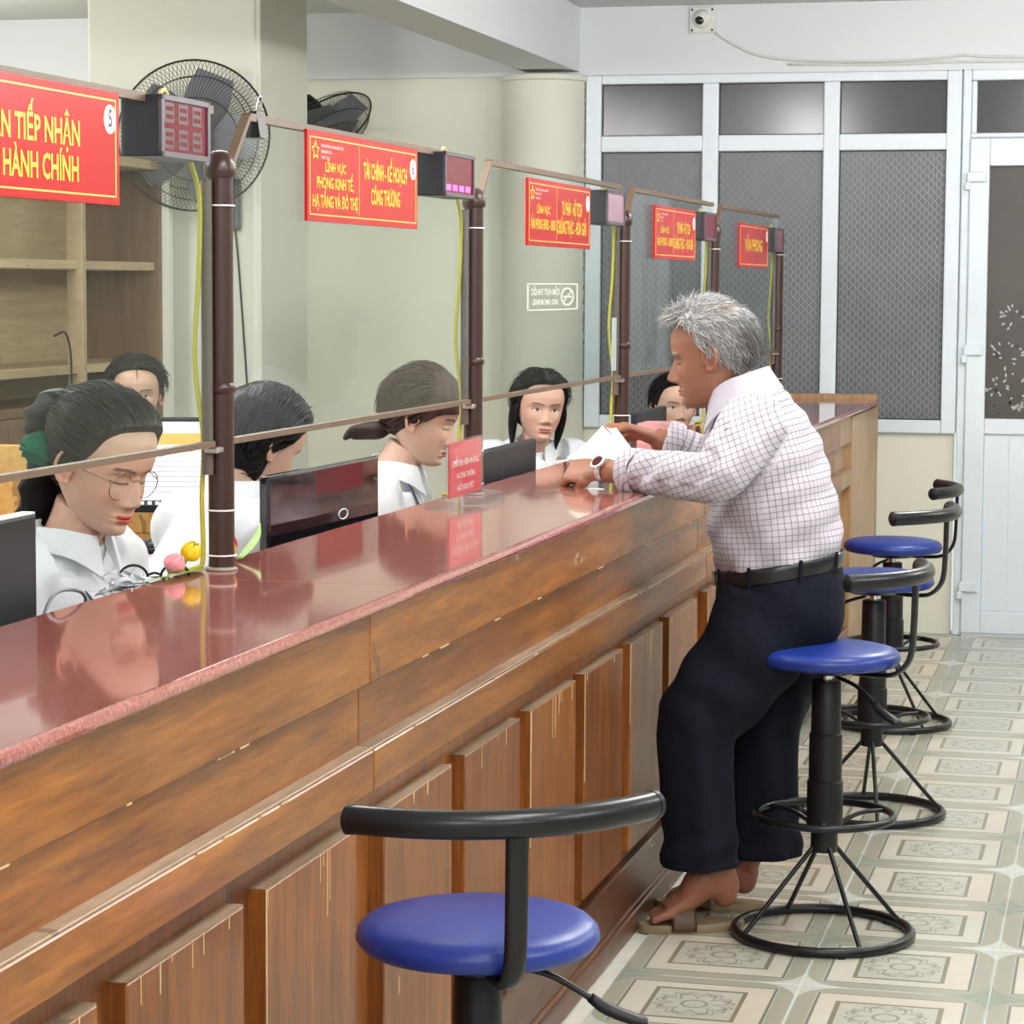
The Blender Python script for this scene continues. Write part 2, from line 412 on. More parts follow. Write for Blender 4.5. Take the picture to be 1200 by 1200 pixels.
# engaged round column beside the window, with a trim collar
col = thing('column', 'pale cream round column between the rear wall and the window frame', 'column', (-2.533, WY-.03, 0)); col['kind'] = 'structure'
obj('shaft', *lathe([(.184, 0), (.184, 2.425)], 48), CREAM2, col, smooth=True, auto=40)
obj('trim_band', *lathe([(.188, 2.395), (.196, 2.4), (.196, 2.42), (.188, 2.424)], 48), CREAM2, col, smooth=True, auto=40)
pil = thing('pillar', 'cream square pillar standing behind the clerks, wall fan mounted on it', 'pillar', (-3.65, 9.6, 0)); pil['kind'] = 'structure'
box('shaft', (-4.0, 9.29, 0), (-3.3, 9.93, 2.72), CREAM2, pil, .012, 2, True)
box('conduit', (-3.305, 9.30, 0), (-3.285, 9.325, 2.72), CREAM2, pil, .004, 1, True)

# window: frame bars and each pane
XS = [(-2.2747, -1.8234), (-1.7525, -1.2941), (-1.2249, -.7683)]
win = thing('window_1', 'wide white framed window with patterned dark glass panes', 'window', (-1.52, WY, .872)); win['kind'] = 'structure'
def bar(lo, hi, n='frame_bar'): return box(n, lo, hi, PVC, win, .006, 2, True)
Y0, Y1 = WY-.03, WY+.05
bar((-2.345, Y0, .872), (-2.2747, Y1, 2.425)); bar((-.7683, Y0, .872), (-.705, Y1, 2.425))
bar((-1.8234, Y0, .93), (-1.7525, Y1, 2.3842)); bar((-1.2941, Y0, .93), (-1.2249, Y1, 2.3842))
bar((-2.2747, Y0, 2.3842), (-.7683, Y1, 2.425)); bar((-2.2747, Y0, .872), (-.7683, Y1, .93))
for a, b_ in XS: bar((a, Y0, 2.0889), (b_, Y1, 2.1597))
for a, b_ in XS:
    for z0, z1, mt in ((.93, 2.0889, PANE_P), (2.1597, 2.3842, PANE_D)):
        box('pane', (a-.004, WY, z0-.004), (b_+.004, WY+.012, z1+.004), mt, win, 0, 1, True)
        v, f = join([boxm((a, WY-.004, z0), (a+.004, WY, z1)), boxm((b_-.004, WY-.004, z0), (b_, WY, z1)), boxm((a, WY-.004, z0), (b_, WY, z0+.004)), boxm((a, WY-.004, z1-.004), (b_, WY, z1))])
        obj('rubber_seal', v, f, BLACKP, win, True)
sl = M('peeling_sealant', srgb(150, 144, 120), .8)
v = []; f = []
for k in range(40):
    z = 2.40-k*.03; 
    if rng.random() < .65: v.append(boxm((-2.352-rng.random()*.006, WY-.036, z-.02), (-2.344, WY-.029, z+.006*rng.random())))
obj('sealant_line', *join(v), sl, win, True)

# door with glass, lower panel, hinges, transom
door = thing('door_1', 'white framed door with smoky floral glass and plank lower panel', 'door', (-.26, WY, 0)); door['kind'] = 'structure'
def dbar(n, lo, hi, b=.006): return box(n, lo, hi, PVC, door, b, 2, True)
dbar('door_frame', (DX0, WY-.04, 0), (-.665, WY+.05, 2.425)); dbar('door_frame', (.135, WY-.04, 0), (DX1, WY+.05, 2.425))
dbar('door_frame', (-.665, WY-.04, 2.3793), (.135, WY+.05, 2.425)); dbar('door_frame', (-.665, WY-.04, 2.138), (.135, WY+.05, 2.158))
box('transom_pane', (-.665, WY, 2.156), (.135, WY+.012, 2.382), PANE_D, door, 0, 1, True)
dbar('transom_bead', (-.665, WY-.02, 2.156), (-.642, WY+.02, 2.3793))
leaf = obj('door_leaf', *join([boxm((-.665, WY-.055, .012), (-.582, WY+.0, 2.134), .006, 2), boxm((.052, WY-.055, .012), (.135, WY+.0, 2.134), .006, 2), boxm((-.582, WY-.055, 2.018), (.052, WY, 2.134), .004), boxm((-.582, WY-.055, .876), (.052, WY, .942), .004), boxm((-.582, WY-.055, .012), (.052, WY, .109), .004)]), PVC, door, True)
box('door_glass', (-.585, WY-.02, .94), (.055, WY-.01, 2.02), PANE_F, leaf, 0, 1, True)
for k in range(6):
    x = -.582+k*.1057; box('plank', (x+.001, WY-.038, .109), (x+.1047, WY-.018, .876), PVC, leaf, .003, 1, True)
for z in (1.971, 1.235, .216):
    h = dbar('hinge', (-.675, WY-.075, z-.022), (-.594, WY-.05, z+.022), .006)
    box('hinge_pin', (-.683, WY-.078, z-.055), (-.66, WY-.055, z-.02), PVC, h, .005, 2, True)
# floral film on the door glass: leaves, twigs and blossoms
fl_d = M('dark_leaf_print', srgb(34, 30, 28), .4); fl_w = M('pale_blossom_print', srgb(176, 180, 180), .4)
def leafshape(c, L, w, a, y=WY-.0208):
    p = [(c[0]+math.cos(a)*L*s-math.sin(a)*w*q, c[1]+math.sin(a)*L*s+math.cos(a)*w*q) for s, q in ((0, 0), (.3, .8), (.6, .9), (1, 0), (.6, -.9), (.3, -.8))]
    return prism(p, y, y+.0006)
LD = []; LW = []
for k in range(34):
    x = rng.uniform(-.56, .03); z = .96+abs(rng.normal(0, .2)); a = rng.uniform(0, 6.28)
    if z > 1.42: continue
    LD.append(leafshape((x, z), rng.uniform(.012, .034), rng.uniform(.005, .010), a))
for k in range(9):
    x = rng.uniform(-.56, .0); z = rng.uniform(1.0, 1.38); a = rng.uniform(-.4, .9); L = rng.uniform(.05, .1)
    LD.append(prism([(x, z), (x+L*math.cos(a), z+L*math.sin(a)), (x+L*math.cos(a), z+L*math.sin(a)+.003), (x, z+.003)], WY-.0206, WY-.02))
for (cx, cz, n, R_) in [(-.50, 1.20, 16, .07), (-.54, 1.07, 10, .04), (-.44, 1.05, 30, .065), (-.47, 1.37, 14, .05), (-.32, 1.14, 24, .08), (-.15, 1.06, 24, .08), (-.2, 1.3, 12, .06), (-.02, 1.12, 16, .06)]:
    for k in range(n):
        a = rng.uniform(0, 6.28); r_ = R_*math.sqrt(rng.random())
        LW.append(leafshape((cx+r_*math.cos(a), cz+r_*math.sin(a)), rng.uniform(.01, .026), .005, a))
obj('leaf_print', *join(LD), fl_d, leaf, True); obj('blossom_print', *join(LW), fl_w, leaf, True)

# ceiling lamps
LAMP_LAB = {(-.1, 2.6): 'above the nearest stool', (-.1, 5.4): 'above the standing man', (-.1, 8.4): 'above the farthest stools', (-3.5, 3.6): 'behind the woman in glasses', (-3.5, 6.4): 'above the side desk', (-2.0, 5.6): 'above the woman with a ponytail', (-5.05, 9.4): 'added unseen in the corner behind the square pillar to brighten the rear wall', (1.9, 2.6): 'over the waiting area right of the nearest stool', (1.9, 5.4): 'over the waiting area right of the man', (1.9, 8.4): 'over the waiting area right of the door', (-.1, -.2): 'over the open front end, row by the counter', (1.9, -.2): 'over the open front end, row by the right wall'}
def lamp(x, y):
    t = thing('ceiling_lamp', 'white twin tube ceiling lamp '+LAMP_LAB.get((x, y), 'over the waiting area outside the picture'), 'lamp', (x, y, 2.72), group='fluorescent ceiling fittings')
    box('housing', (-.11, -.62, -.05), (.11, .62, 0), M('lamp_housing', (.8, .8, .8), .4), t, .006)
    tm_ = M('lit_tube', (1, 1, 1), .4, emit=(.96, .98, 1), es=6)
    for s in (-.055, .055): obj('light_tube', *tube([(s, -.58, -.068), (s, .58, -.068)], .014, 10), tm_, t, smooth=True, auto=50)
    for s in (-.33, .33):
        ld = bpy.data.lights.new('tube_light', 'POINT'); ld.shadow_soft_size = .16; ld.energy = LAMP_W/2*(.4 if x < -4.5 else 1); ld.color = (1, .985, .955)
        lo = bpy.data.objects.new('tube_light', ld); COL.objects.link(lo); lo.parent = t; lo.location = (0, s, -.26)
for q in LAMPS: lamp(*q)

# ------------------------------------------------------------------ counter
SLA = -math.atan(.0113)
CFM = Matrix.Translation((-1.112, 5, 0))@Matrix.Rotation(SLA, 4, 'Z')
def cf(name, label, cat, off, y, z=0., **k):
    p = CFM@Vector((off, y-5, z)); return thing(name, label, cat, p, SLA, **k)
MODS = [(.70, 3.595), (3.595, 6.50), (6.50, 9.40)]
mod_lab = ['varnished wooden counter unit nearest the camera, with raised panels behind the first blue stool', 'varnished wooden counter unit in the middle, its panels beside the standing man\'s legs', 'varnished wooden counter unit beyond the standing man']
rng2 = random.Random(3)
for mi, (a, b_) in enumerate(MODS):
    L = b_-a; t = cf('counter_unit', mod_lab[mi], 'counter', 0, a, group='wooden counter units')
    g = .0012
    box('carcass', (-.34, g, 0), (0, L-g, .985), W_V, t)
    o_ = .10 if mi else .08
    box('plank', (-.02, g, .90), (.030, L-g, 1.008), W_H, t, .003)
    box('plank', (-.02, g, .800), (.011, L-g, .899), W_H, t, .002)
    lg = box('ledge_rail', (-.02, g, .735), (.036, L-g, .800), W_H, t, .003)
    box('ledge_top', (.008, g, .800), (.035, L-g, .8045), W_E, lg, .001)
    pl = box('plinth', (-.02, g, .055), (.022, L-g, .175), W_D, t, .004)
    box('plinth_step', (-.02, g, .0), (.030, L-g, .052), W_D, t, .004)
    box('plinth_bead', (.018, g, .052), (.027, L-g, .066), W_D, pl, .003)
    for k in range(6):
        y0 = .085+k*.472; rp = box('raised_panel', (-.005, y0, .205), (.026, y0+.388, .688), W_V, t, .0025, 1)
        box('top_edge', (.0, y0+.001, .688), (.0255, y0+.387, .6895), W_E, rp)
        ch = []
        for q in range(rng2.randint(3, 7)):
            yy = y0+rng2.uniform(.0, .38); ln = rng2.uniform(.01, .1)*(1 if rng2.random() < .4 else .35); ch.append(boxm((.0258, yy, .686-ln), (.0264, yy+rng2.uniform(.0015, .004), .6875)))
        if rng2.random() < .7:
            ln = rng2.uniform(.05, .3); ch.append(boxm((.0252, y0-.0003, .688-ln), (.0263, y0+.004, .688)))
        obj('bare_chip', *join(ch), M('bare_wood_chip', srgb(206, 176, 130), .7), rp)['kind'] = 'stuff'
    ch = []
    for q in range(9):
        yy = rng2.uniform(.05, L-.1); ch.append(boxm((.0295, yy, .9), (.0306, yy+rng2.uniform(.01, .06), .9025)))
        yy = rng2.uniform(.05, L-.1); ch.append(boxm((.0355, yy, .7985), (.0365, yy+rng2.uniform(.01, .05), .801)))
    obj('bare_chip', *join(ch), M('bare_wood_chip'), t)['kind'] = 'stuff'
t = cf('counter_end_unit', 'pale wooden counter end unit reaching the window wall', 'counter', 0, 9.40); L = 10.62-9.40
box('carcass', (-.34, .001, 0), (0, L, .985), W_P, t)
box('plank', (-.02, .001, .90), (.03, .35, 1.008), W_P, t, .003); box('plank', (-.02, .001, .8), (.011, .35, .899), W_P, t, .002); box('ledge_rail', (-.02, .001, .735), (.036, .35, .8), W_P, t, .003)
box('end_panel', (-.01, .36, 0), (.034, L, 1.0), W_P, t, .003); box('plinth', (-.02, .001, 0), (.03, .35, .175), W_D, t, .003)
box('end_post', (-.36, L, 0), (.036, L+.06, 1.05), W_P, t, .004)

top = cf('granite_worktop', 'polished red granite counter top of several slabs', 'worktop', -.15, .70, 1.008)
prof = [(-.365, 1.0085), (.040, 1.0085)]+[(.039+.0108*math.sin(PI*k/8), 1.0192-.0107*math.cos(PI*k/8)) for k in range(9)]+[(.040, 1.03), (-.365, 1.03)]
cuts = [.70, 2.14, 3.77, 5.40, 7.03, 8.66, 10.62]
Tinv = np.array((CFM).to_4x4())
for a, b_ in zip(cuts, cuts[1:]):
    v, f = prism([(p[0], p[1]) for p in prof], a-5+.0012, b_-5-.0012)
    v = v@Tinv[:3, :3].T+Tinv[:3, 3]
    o = obj('granite_slab', v, [q[::-1] for q in f], GRAN, top, True)
# ------------------------------------------------------------------ posts, glass screens, signs, displays (counter frame)
GO = -.3225                                   # glass plane offset in the counter frame
POSTS = [2.31, 3.893, 5.472, 7.10, 8.62, 10.15]
pl_lab = ['', 'brown pipe post nearest the camera, rising beside the tulips', 'brown pipe post behind the acrylic card stand', 'brown pipe post left of the man\'s head', 'brown pipe post directly behind the man\'s head', 'brown pipe post farthest away, by the window']
def g_ring(z, r=.027): return [(.021, z-.008), (r, z-.005), (r, z+.005), (.021, z+.008)]
for i, y in enumerate(POSTS):
    if i == 0: continue
    t = cf('screen_post', pl_lab[i], 'post', GO, y, 1.03, group='brown screen posts')
    obj('pipe', *lathe([(.0, 0.001), (.0225, 0.001), (.0215, .02), (.0215, .655), (.0, .655)], 24), BRPVC, t, smooth=True, auto=50)
    obj('pipe_cap', *lathe([(.0, .645), (.0255, .646), (.027, .655), (.0262, .668), (.021, .681), (.012, .688), (0, .69)], 24), BRPVC, t, smooth=True, auto=60)
    obj('collar', *lathe([(.0, .292), (.0215, .292), (.0248, .296), (.0248, .305), (.0215, .31), (.0, .31)], 24), BRPVC, t, smooth=True, auto=50)
    obj('side_channel', *tube([(-.012, -.03, .16), (-.012, -.03, .64)], .0095, 10), M('grey_brown_channel', srgb(96, 84, 78), .4), t, smooth=True, auto=50)
    obj('glass_clip', *boxm((-.012, -.047, .196), (.012, -.018, .206), .002), M('steel_clip', (.5, .48, .44), .35, .8), t)
    for z in (.025, .10, .60):
        obj('cable_tie', *tube([(.0235*math.cos(a), .0235*math.sin(a), z) for a in np.linspace(0, 2*PI, 20, endpoint=False)], .0016, 6, closed=True), WHT, t, smooth=True)
    obj('silicone_foot', *lathe([(0, .0005), (.027, .0005), (.026, .003), (.0225, .006), (0, .006)], 20), M('silicone', srgb(150, 140, 130), .6, bmp=.3), t, smooth=True)
pan_lab = ['clear glass screen carrying the large red number 5 sign, nearest the camera', 'clear glass screen with the red number 6 sign, between first and second posts', 'clear glass screen with the no smoking sticker', 'clear glass screen with the red sign left of the man\'s head', 'clear glass screen farthest away, behind the man\'s head']
for i in range(5):
    a, b_ = POSTS[i], POSTS[i+1]
    t = cf('glass_screen', pan_lab[i], 'glass screen', GO, a, 1.242, group='glass screens on the counter')
    y0, y1 = .026, b_-a-.045; H = .54; ch = .085
    poly = [(y0, 0), (y1, 0), (y1, H), (y0+.10, H), (y0, H-.10)]
    v, f = prism(poly, -.004, .004, 0); obj('pane', v, f, GLASS, t)
    def strip(n, p, q, w=.010, th=.0075):
        p, q = np.array(p), np.array(q); d = (q-p)/np.linalg.norm(q-p); nn = np.array([-d[1], d[0]])*w/2
        v, f = prism([tuple(p-nn), tuple(q-nn), tuple(q+nn), tuple(p+nn)], -th, th, 0); obj(n, v, f, BRTRIM, t)
    strip('bottom_trim', (y0, 0), (y1, 0)); strip('top_trim', (y0+.10, H), (y1, H), .013); strip('corner_trim', (y0, H-.10), (y0+.10, H))
# cords down the posts
for i, y in enumerate(POSTS[1:]):
    o = np.array([GO+.005, y-5-.048, 0.])
    P = [(GO-.012, y-5-.10, 1.70), (GO-.018, y-5-.045, 1.64), (GO-.022, y-5-.04, 1.52), (GO-.032, y-5-.035, 1.38), (GO-.020, y-5-.03, 1.25), (GO-.026, y-5-.022, 1.15), (GO-.027, y-5-.016, 1.05), (GO-.034, y-5-.03, 1.0355), (GO-.041, y-5-.10, 1.0355)]
    v, f = tube(P, .0042, 8, n=46); v = v@Tinv[:3, :3].T+Tinv[:3, 3]
    tag(obj('yellow_cable', v, f, YCORD, smooth=True), 'yellow green cable running down the %s brown post to the counter' % ['first', 'second', 'third', 'fourth', 'fifth'][i], 'cable', 'yellow cables on posts')

# --- signs. local: y to the reader's right, z up, x towards the reader
def put(v, f, y, z, x=.0046):
    v = np.asarray(v); return np.stack([np.full(len(v), x), v[:, 0]+y, v[:, 1]+z], 1), f
def sign(y0, label, num, left, right, full=None, w=.69, h=.163, ztop=1.779, group='red counter signs'):
    t = cf('counter_sign', label, 'sign', GO+.010, y0, ztop-h, group=group)
    box('board', (-.002, 0, 0), (.004, w, h), RED, t, .0005)
    bd = [boxm((.004, .012, .011), (.0046, w-.012, .0135)), boxm((.004, .012, h-.0135), (.0046, w-.012, h-.011)), boxm((.004, .012, .011), (.0046, .0155, h-.011)), boxm((.004, w-.0155, .011), (.0046, w-.012, h-.011))]
    obj('border_line', *join(bd), M('gold_line', srgb(255, 196, 90), .35), t)
    # number badge
    c = (w-.034, h-.043 if not full else h-.040)
    r = (.021, .021) 
    disc = [(c[0]+r[0]*1.0*math.cos(a), c[1]+r[1]*math.sin(a)) for a in np.linspace(0, 2*PI, 28, endpoint=False)]
    v, f = prism(disc, .004, .0048, 0); bdg = obj('number_badge', v, [q[::-1] for q in f], WHT, t)
    v, f = text_w(num, .014, .026, bold=.02); obj('numeral', *put(v, f, c[0], c[1], .0051), MAG, bdg)
    if full:
        for s, ww, hh, yy, zz in full: v, f = text_w(s, ww, hh, bold=.02); obj('lettering', *put(v, f, yy, zz), YEL, t)
        return t
    xs = left[0]
    box('divider_line', (.004, xs, .016), (.0046, xs+.002, h-.016), M('gold_line'), t)
    for s, ww, hh, zz in left[1]: v, f = text_w(s, ww, hh, bold=.018); obj('lettering', *put(v, f, xs*.53, zz), YEL, t)
    for s, ww, hh, zz in right: v, f = text_w(s, ww, hh, bold=.022); obj('lettering', *put(v, f, (xs+w-.05)/2, zz), YEL, t)
    # small star emblem and three lines of fine white print
    e = []; n = 10
    for k in range(n):
        a0, a1 = 2*PI*k/n+PI/2, 2*PI*(k+1)/n+PI/2; r0_, r1_ = (.019, .010) if k % 2 == 0 else (.010, .019)
        p0 = np.array([math.cos(a0)*r0_*1.15, math.sin(a0)*r0_]); p1 = np.array([math.cos(a1)*r1_*1.15, math.sin(a1)*r1_])
        e.append(prism([(.045+p0[0]*.72, h-.036+p0[1]*.72), (.045+p0[0], h-.036+p0[1]), (.045+p1[0], h-.036+p1[1]), (.045+p1[0]*.72, h-.036+p1[1]*.72)], .004, .0047, 0))
    obj('emblem', *join(e), YEL, t)
    fine = ['TRUNG TÂM PHỤC VỤ HÀNH CHÍNH CÔNG', 'BỘ PHẬN MỘT CỬA', 'THỦ TỤC']
    for k, (s, ww) in enumerate(zip(fine, (.13, .06, .05))):
        v, f = text_w(s, ww, .0055); obj('fine_print', *put(v, f, .075+ww/2, h-.026-.0105*k), WHT, t)
    return t
sign(2.76, 'large red sign reading TIẾP NHẬN, number 5, at the left edge', '5', None, None, [('BỘ PHẬN TIẾP NHẬN', .39, .036, .355, .094), ('THỦ TỤC HÀNH CHÍNH', .42, .036, .335, .044)])
sign(4.29, 'red sign with yellow text TÀI CHÍNH - KẾ HOẠCH and number 6', '6', (.30, [('LĨNH VỰC', .12, .017, .099), ('PHÒNG KINH TẾ,', .215, .021, .070), ('HẠ TẦNG VÀ ĐÔ THỊ', .262, .023, .036)]), [('TÀI CHÍNH - KẾ HOẠCH', .285, .031, .102), ('CÔNG THƯƠNG', .19, .031, .054)])
sign(5.915, 'red sign on the glass above the no smoking sticker, number 7', '7', (.30, [('LĨNH VỰC', .14, .019, .088), ('VĂN PHÒNG HĐND - UBND', .26, .026, .052)]), [('TƯ PHÁP - HỘ TỊCH', .23, .034, .098), ('CHỨNG THỰC - HÒA GIẢI', .335, .034, .050)], ztop=1.762)
sign(7.50, 'small red sign with two columns of yellow text, second from the far end', '8', (.30, [('LĨNH VỰC', .14, .019, .088), ('VĂN PHÒNG - UBND', .26, .026, .052)]), [('TƯ PHÁP - HỘ TỊCH', .23, .034, .098), ('CHỨNG THỰC - HÒA GIẢI', .335, .034, .050)], ztop=1.748)
sign(9.09, 'farthest red sign, reading VĂN PHÒNG', '9', None, None, [('VĂN PHÒNG', .42, .045, .33, .082)], ztop=1.735)

# --- queue displays
SEG = {'0': 'abcdef', '8': 'abcdefg', '2': 'abged', '5': 'afgcd', '4': 'fgbc', '3': 'abgcd'}
def digit(d, w, h, th):
    s = {'a': ((th, h-th), (w-th, h)), 'b': ((w-th, h/2), (w, h)), 'c': ((w-th, 0), (w, h/2)), 'd': ((th, 0), (w-th, th)), 'e': ((0, 0), (th, h/2)), 'f': ((0, h/2), (th, h)), 'g': ((th, h/2-th/2), (w-th, h/2+th/2))}
    return [s[k] for k in SEG[d]]
LEDR = M('unlit_red_segment', srgb(52, 4, 16), .4); LEDL = M('lit_magenta_segment', srgb(255, 60, 190), .4, emit=(1., .06, .50), es=3.2)
SCRN = M('red_display_window', srgb(112, 10, 40), .14, var=.1, scale=8, spec=.22); SCRP = M('painted_reflection_window', srgb(186, 150, 168), .12, var=.05)  # SCRP: pale reflection painted into the window colour
def display(y0, ylen, top, label, dig1, dig2, lit, scr):
    h = .093; t = cf('queue_display', label, 'display', GO, y0, top-h, group='queue displays on posts')
    box('housing', (-.033, 0, 0), (.030, ylen, h), M('black_display_case', (.022, .02, .028), .35, var=.1), t, .002)
    v, f = join([boxm((.029, .0, .0), (.034, .010, h)), boxm((.029, ylen-.010, 0), (.034, ylen, h)), boxm((.029, 0, h-.008), (.034, ylen, h)), boxm((.029, 0, 0), (.034, ylen, .008))]); obj('bezel', v, f, M('bezel_grey', srgb(84, 76, 84), .4), t)
    sc_ = box('screen', (.028, .010, .008), (.0312, ylen-.010, h-.008), scr, t)
    for row, (ds, z, m_) in enumerate(((dig1, .052, LEDR), (dig2, .013, LEDL if lit else LEDR))):
        if not ds: continue
        n = len(ds); cw = (ylen-.03)/n
        for k, d in enumerate(ds):
            hh = .030 if not lit or row == 0 else .012
            parts = [boxm((.0311, .016+k*cw+a[0], z+a[1]), (.0316, .016+k*cw+b_[0], z+b_[1])) for a, b_ in digit(d, cw*.68, hh, .0055 if hh > .02 else .0045)]
            obj('digit', *join(parts), m_, sc_)
    v, f = tube([(.0, ylen*.45+.016*math.cos(a), h+.012*math.sin(a)) for a in np.linspace(-.2, PI+.2, 14)], .0035, 8); obj('hook', v, f, M('yellow_hook', srgb(206, 190, 120), .4), t, smooth=True)
display(3.565, .20, 1.787, 'black queue display nearest the camera, red window with dark unlit digits', '888', '888', False, SCRN)
display(5.12, .235, 1.783, 'black queue display with a row of lit magenta digits', '', '8888', True, SCRN)
display(6.73, .235, 1.763, 'black queue display with a pale lilac reflection painted on its window', '', '', False, SCRP)
display(8.25, .235, 1.748, 'small black queue display just above the man\'s head, dark red window', '', '', False, SCRN)
display(9.84, .235, 1.733, 'farthest black queue display, by the window', '', '', False, SCRN)

# --- no smoking sticker on the third screen, seen from its back
t = cf('no_smoking_sticker', 'white outlined no smoking sticker, lettering reversed, on the third glass screen', 'sticker', GO+.0046, 5.95, 1.44)
w, h = .55, .068; ST = M('white_sticker_print', srgb(226, 226, 214), .5)
obj('outline', *join([boxm((0, 0, 0), (.0005, w, .003)), boxm((0, 0, h-.003), (.0005, w, h)), boxm((0, 0, 0), (.0005, .012, h)), boxm((0, w-.012, 0), (.0005, w, h))]), ST, t)
for s, ww, hh, zz in (('CẤM HÚT THUỐC', .30, .016, .045), ('NO SMOKING', .26, .014, .02)):
    v, f = text_w(s, ww, hh, bold=.012); v = v.copy(); v[:, 0] *= -1; v, f = put(v, f, .19, zz, .0004); obj('lettering', v, [q[::-1] for q in f], ST, t)
cc = (.43, .034); e = []
for k in range(28):
    a0, a1 = 2*PI*k/28, 2*PI*(k+1)/28
    e.append(prism([(cc[0]+.075*math.cos(a), cc[1]+.024*math.sin(a)) if q else (cc[0]+.060*math.cos(a), cc[1]+.019*math.sin(a)) for a, q in ((a0, 0), (a0, 1), (a1, 1), (a1, 0))], 0, .0005, 0))
e.append(prism([(cc[0]-.05, cc[1]-.013), (cc[0]-.042, cc[1]-.015), (cc[0]+.05, cc[1]+.013), (cc[0]+.042, cc[1]+.015)], 0, .0005, 0))
e.append(prism([(cc[0]-.045, cc[1]-.003), (cc[0]+.045, cc[1]-.003), (cc[0]+.045, cc[1]+.002), (cc[0]-.045, cc[1]+.002)], 0, .0005, 0))
obj('symbol', *join(e), ST, t)

# ------------------------------------------------------------------ stools
def stool(loc, seat_z, back, label, legs_rot=.5, lever=None):
    t = thing('bar_stool', label, 'stool', (loc[0], loc[1], 0), group='blue bar stools')
    R_ = .169; s = seat_z
    obj('seat', *lathe([(0, s-.046), (R_*.86, s-.046), (R_*.95, s-.042), (R_, s-.030), (R_*.985, s-.018), (R_*.93, s-.009), (R_*.8, s-.003), (R_*.5, s+.001), (0, s+.003)], 56), VINYL, t, smooth=True)
    obj('seat_plate', *lathe([(0, s-.062), (.07, s-.062), (.085, s-.05), (.085, s-.045), (0, s-.045)], 24), BLACKM, t, smooth=True, auto=40)
    obj('gas_rod', *lathe([(0, s-.11), (.0135, s-.11), (.0135, s-.06), (0, s-.06)], 16), CHROME, t, smooth=True, auto=40)
    zt = s-.082
    obj('column', *lathe([(0, .20), (.030, .20), (.0315, .205), (.0315, .262), (.042, .264), (.042, .365), (.0385, .368), (.0385, .475), (.035, .478), (.0335, zt-.004), (.031, zt), (0, zt)], 28), BLACKP, t, smooth=True, auto=40)
    obj('foot_ring', *ring((0, 0, .285), .158, .0092, 48, 10), BLACKM, t, smooth=True)
    sp = []
    for k in range(3):
        a = back+.9+k*2*PI/3; c, q = math.cos(a), math.sin(a)
        sp.append(tube([(c*.03, q*.03, .255), (c*.06, q*.06, .272), (c*.10, q*.10, .284), (c*.157, q*.157, .285)], .0055, 8, n=10))
    obj('ring_spoke', *join(sp), BLACKM, t, smooth=True)
    br = obj('base_ring', *ring((0, 0, .0125), .203, .0118, 56, 10), BLACKM, t, smooth=True)
    for k in range(4):
        a = legs_rot+k*PI/2; c, q = math.cos(a), math.sin(a)
        obj('leg', *tube([(c*.024, q*.024, .215), (c*.197, q*.197, .018)], .0058, 8), BLACKM, t, smooth=True, auto=50)
    for k in range(3):
        a = legs_rot+.3+k*2*PI/3; obj('rubber_foot', *lathe([(0, 0), (.011, 0), (.011, .006), (0, .006)], 10, (math.cos(a)*.203, math.sin(a)*.203, 0)), BLACKP, br)
    b = np.array([math.cos(back), math.sin(back), 0]); tg = np.array([-b[1], b[0], 0]); Z = np.array([0, 0, 1.])
    P = [b*.03+Z*(s-.058), b*.13+Z*(s-.06), b*.175+Z*(s-.05), b*.205+Z*(s-.012), b*.212+Z*(s+.06), b*.214+Z*(s+.155)]
    obj('back_bar', *tube(P, [(.0155, .006)]*6, 12, side=tg, n=30), BLACKM, t, smooth=True, auto=60)
    arc = [b*(.217-.075*(abs(u)**2))+tg*(.205*u)+Z*(s+.172) for u in np.linspace(-1, 1, 25)]
    rt = obj('back_tube', *tube(arc, .0195, 16), BLACKM, t, smooth=True, auto=50)
    for e, n_ in ((arc[0], arc[0]-arc[1]), (arc[-1], arc[-1]-arc[-2])):
        n_ = n_/np.linalg.norm(n_); obj('end_cap', *tube([e-n_*.004, e+n_*.004, e+n_*.009], [.0203, .0203, .013], 16), BLACKP, rt, smooth=True, auto=50)
    la = back+1.2 if lever is None else lever; c, q = math.cos(la), math.sin(la)
    lv = obj('lever', *tube([(c*.03, q*.03, s-.07), (c*.10, q*.10, s-.085), (c*.17, q*.17, s-.125)], .0048, 8, n=10), BLACKM, t, smooth=True)
    obj('lever_grip', *tube([(c*.155, q*.155, s-.115), (c*.18, q*.18, s-.132), (c*.225, q*.225, s-.148), (c*.235, q*.235, s-.15)], [(.008, .007), (.011, .009), (.015, .008), (.010, .006)], 10, n=10), BLACKP, lv, smooth=True)
    return t
stool((-.846, 3.278), .640, math.radians(-62), 'blue round stool nearest the camera with its curved black backrest towards us', .4, math.radians(12))
stool((-.649, 5.723), .682, math.radians(-18), 'blue bar stool right beside the standing man', .55, math.radians(-40))
stool((-.675, 7.10), .700, math.radians(-18), 'blue bar stool second beyond the man, between two others', .2, math.radians(-140))
stool((-.757, 8.60), .645, math.radians(2), 'blue bar stool farthest away, near the white door', .7, math.radians(-120))

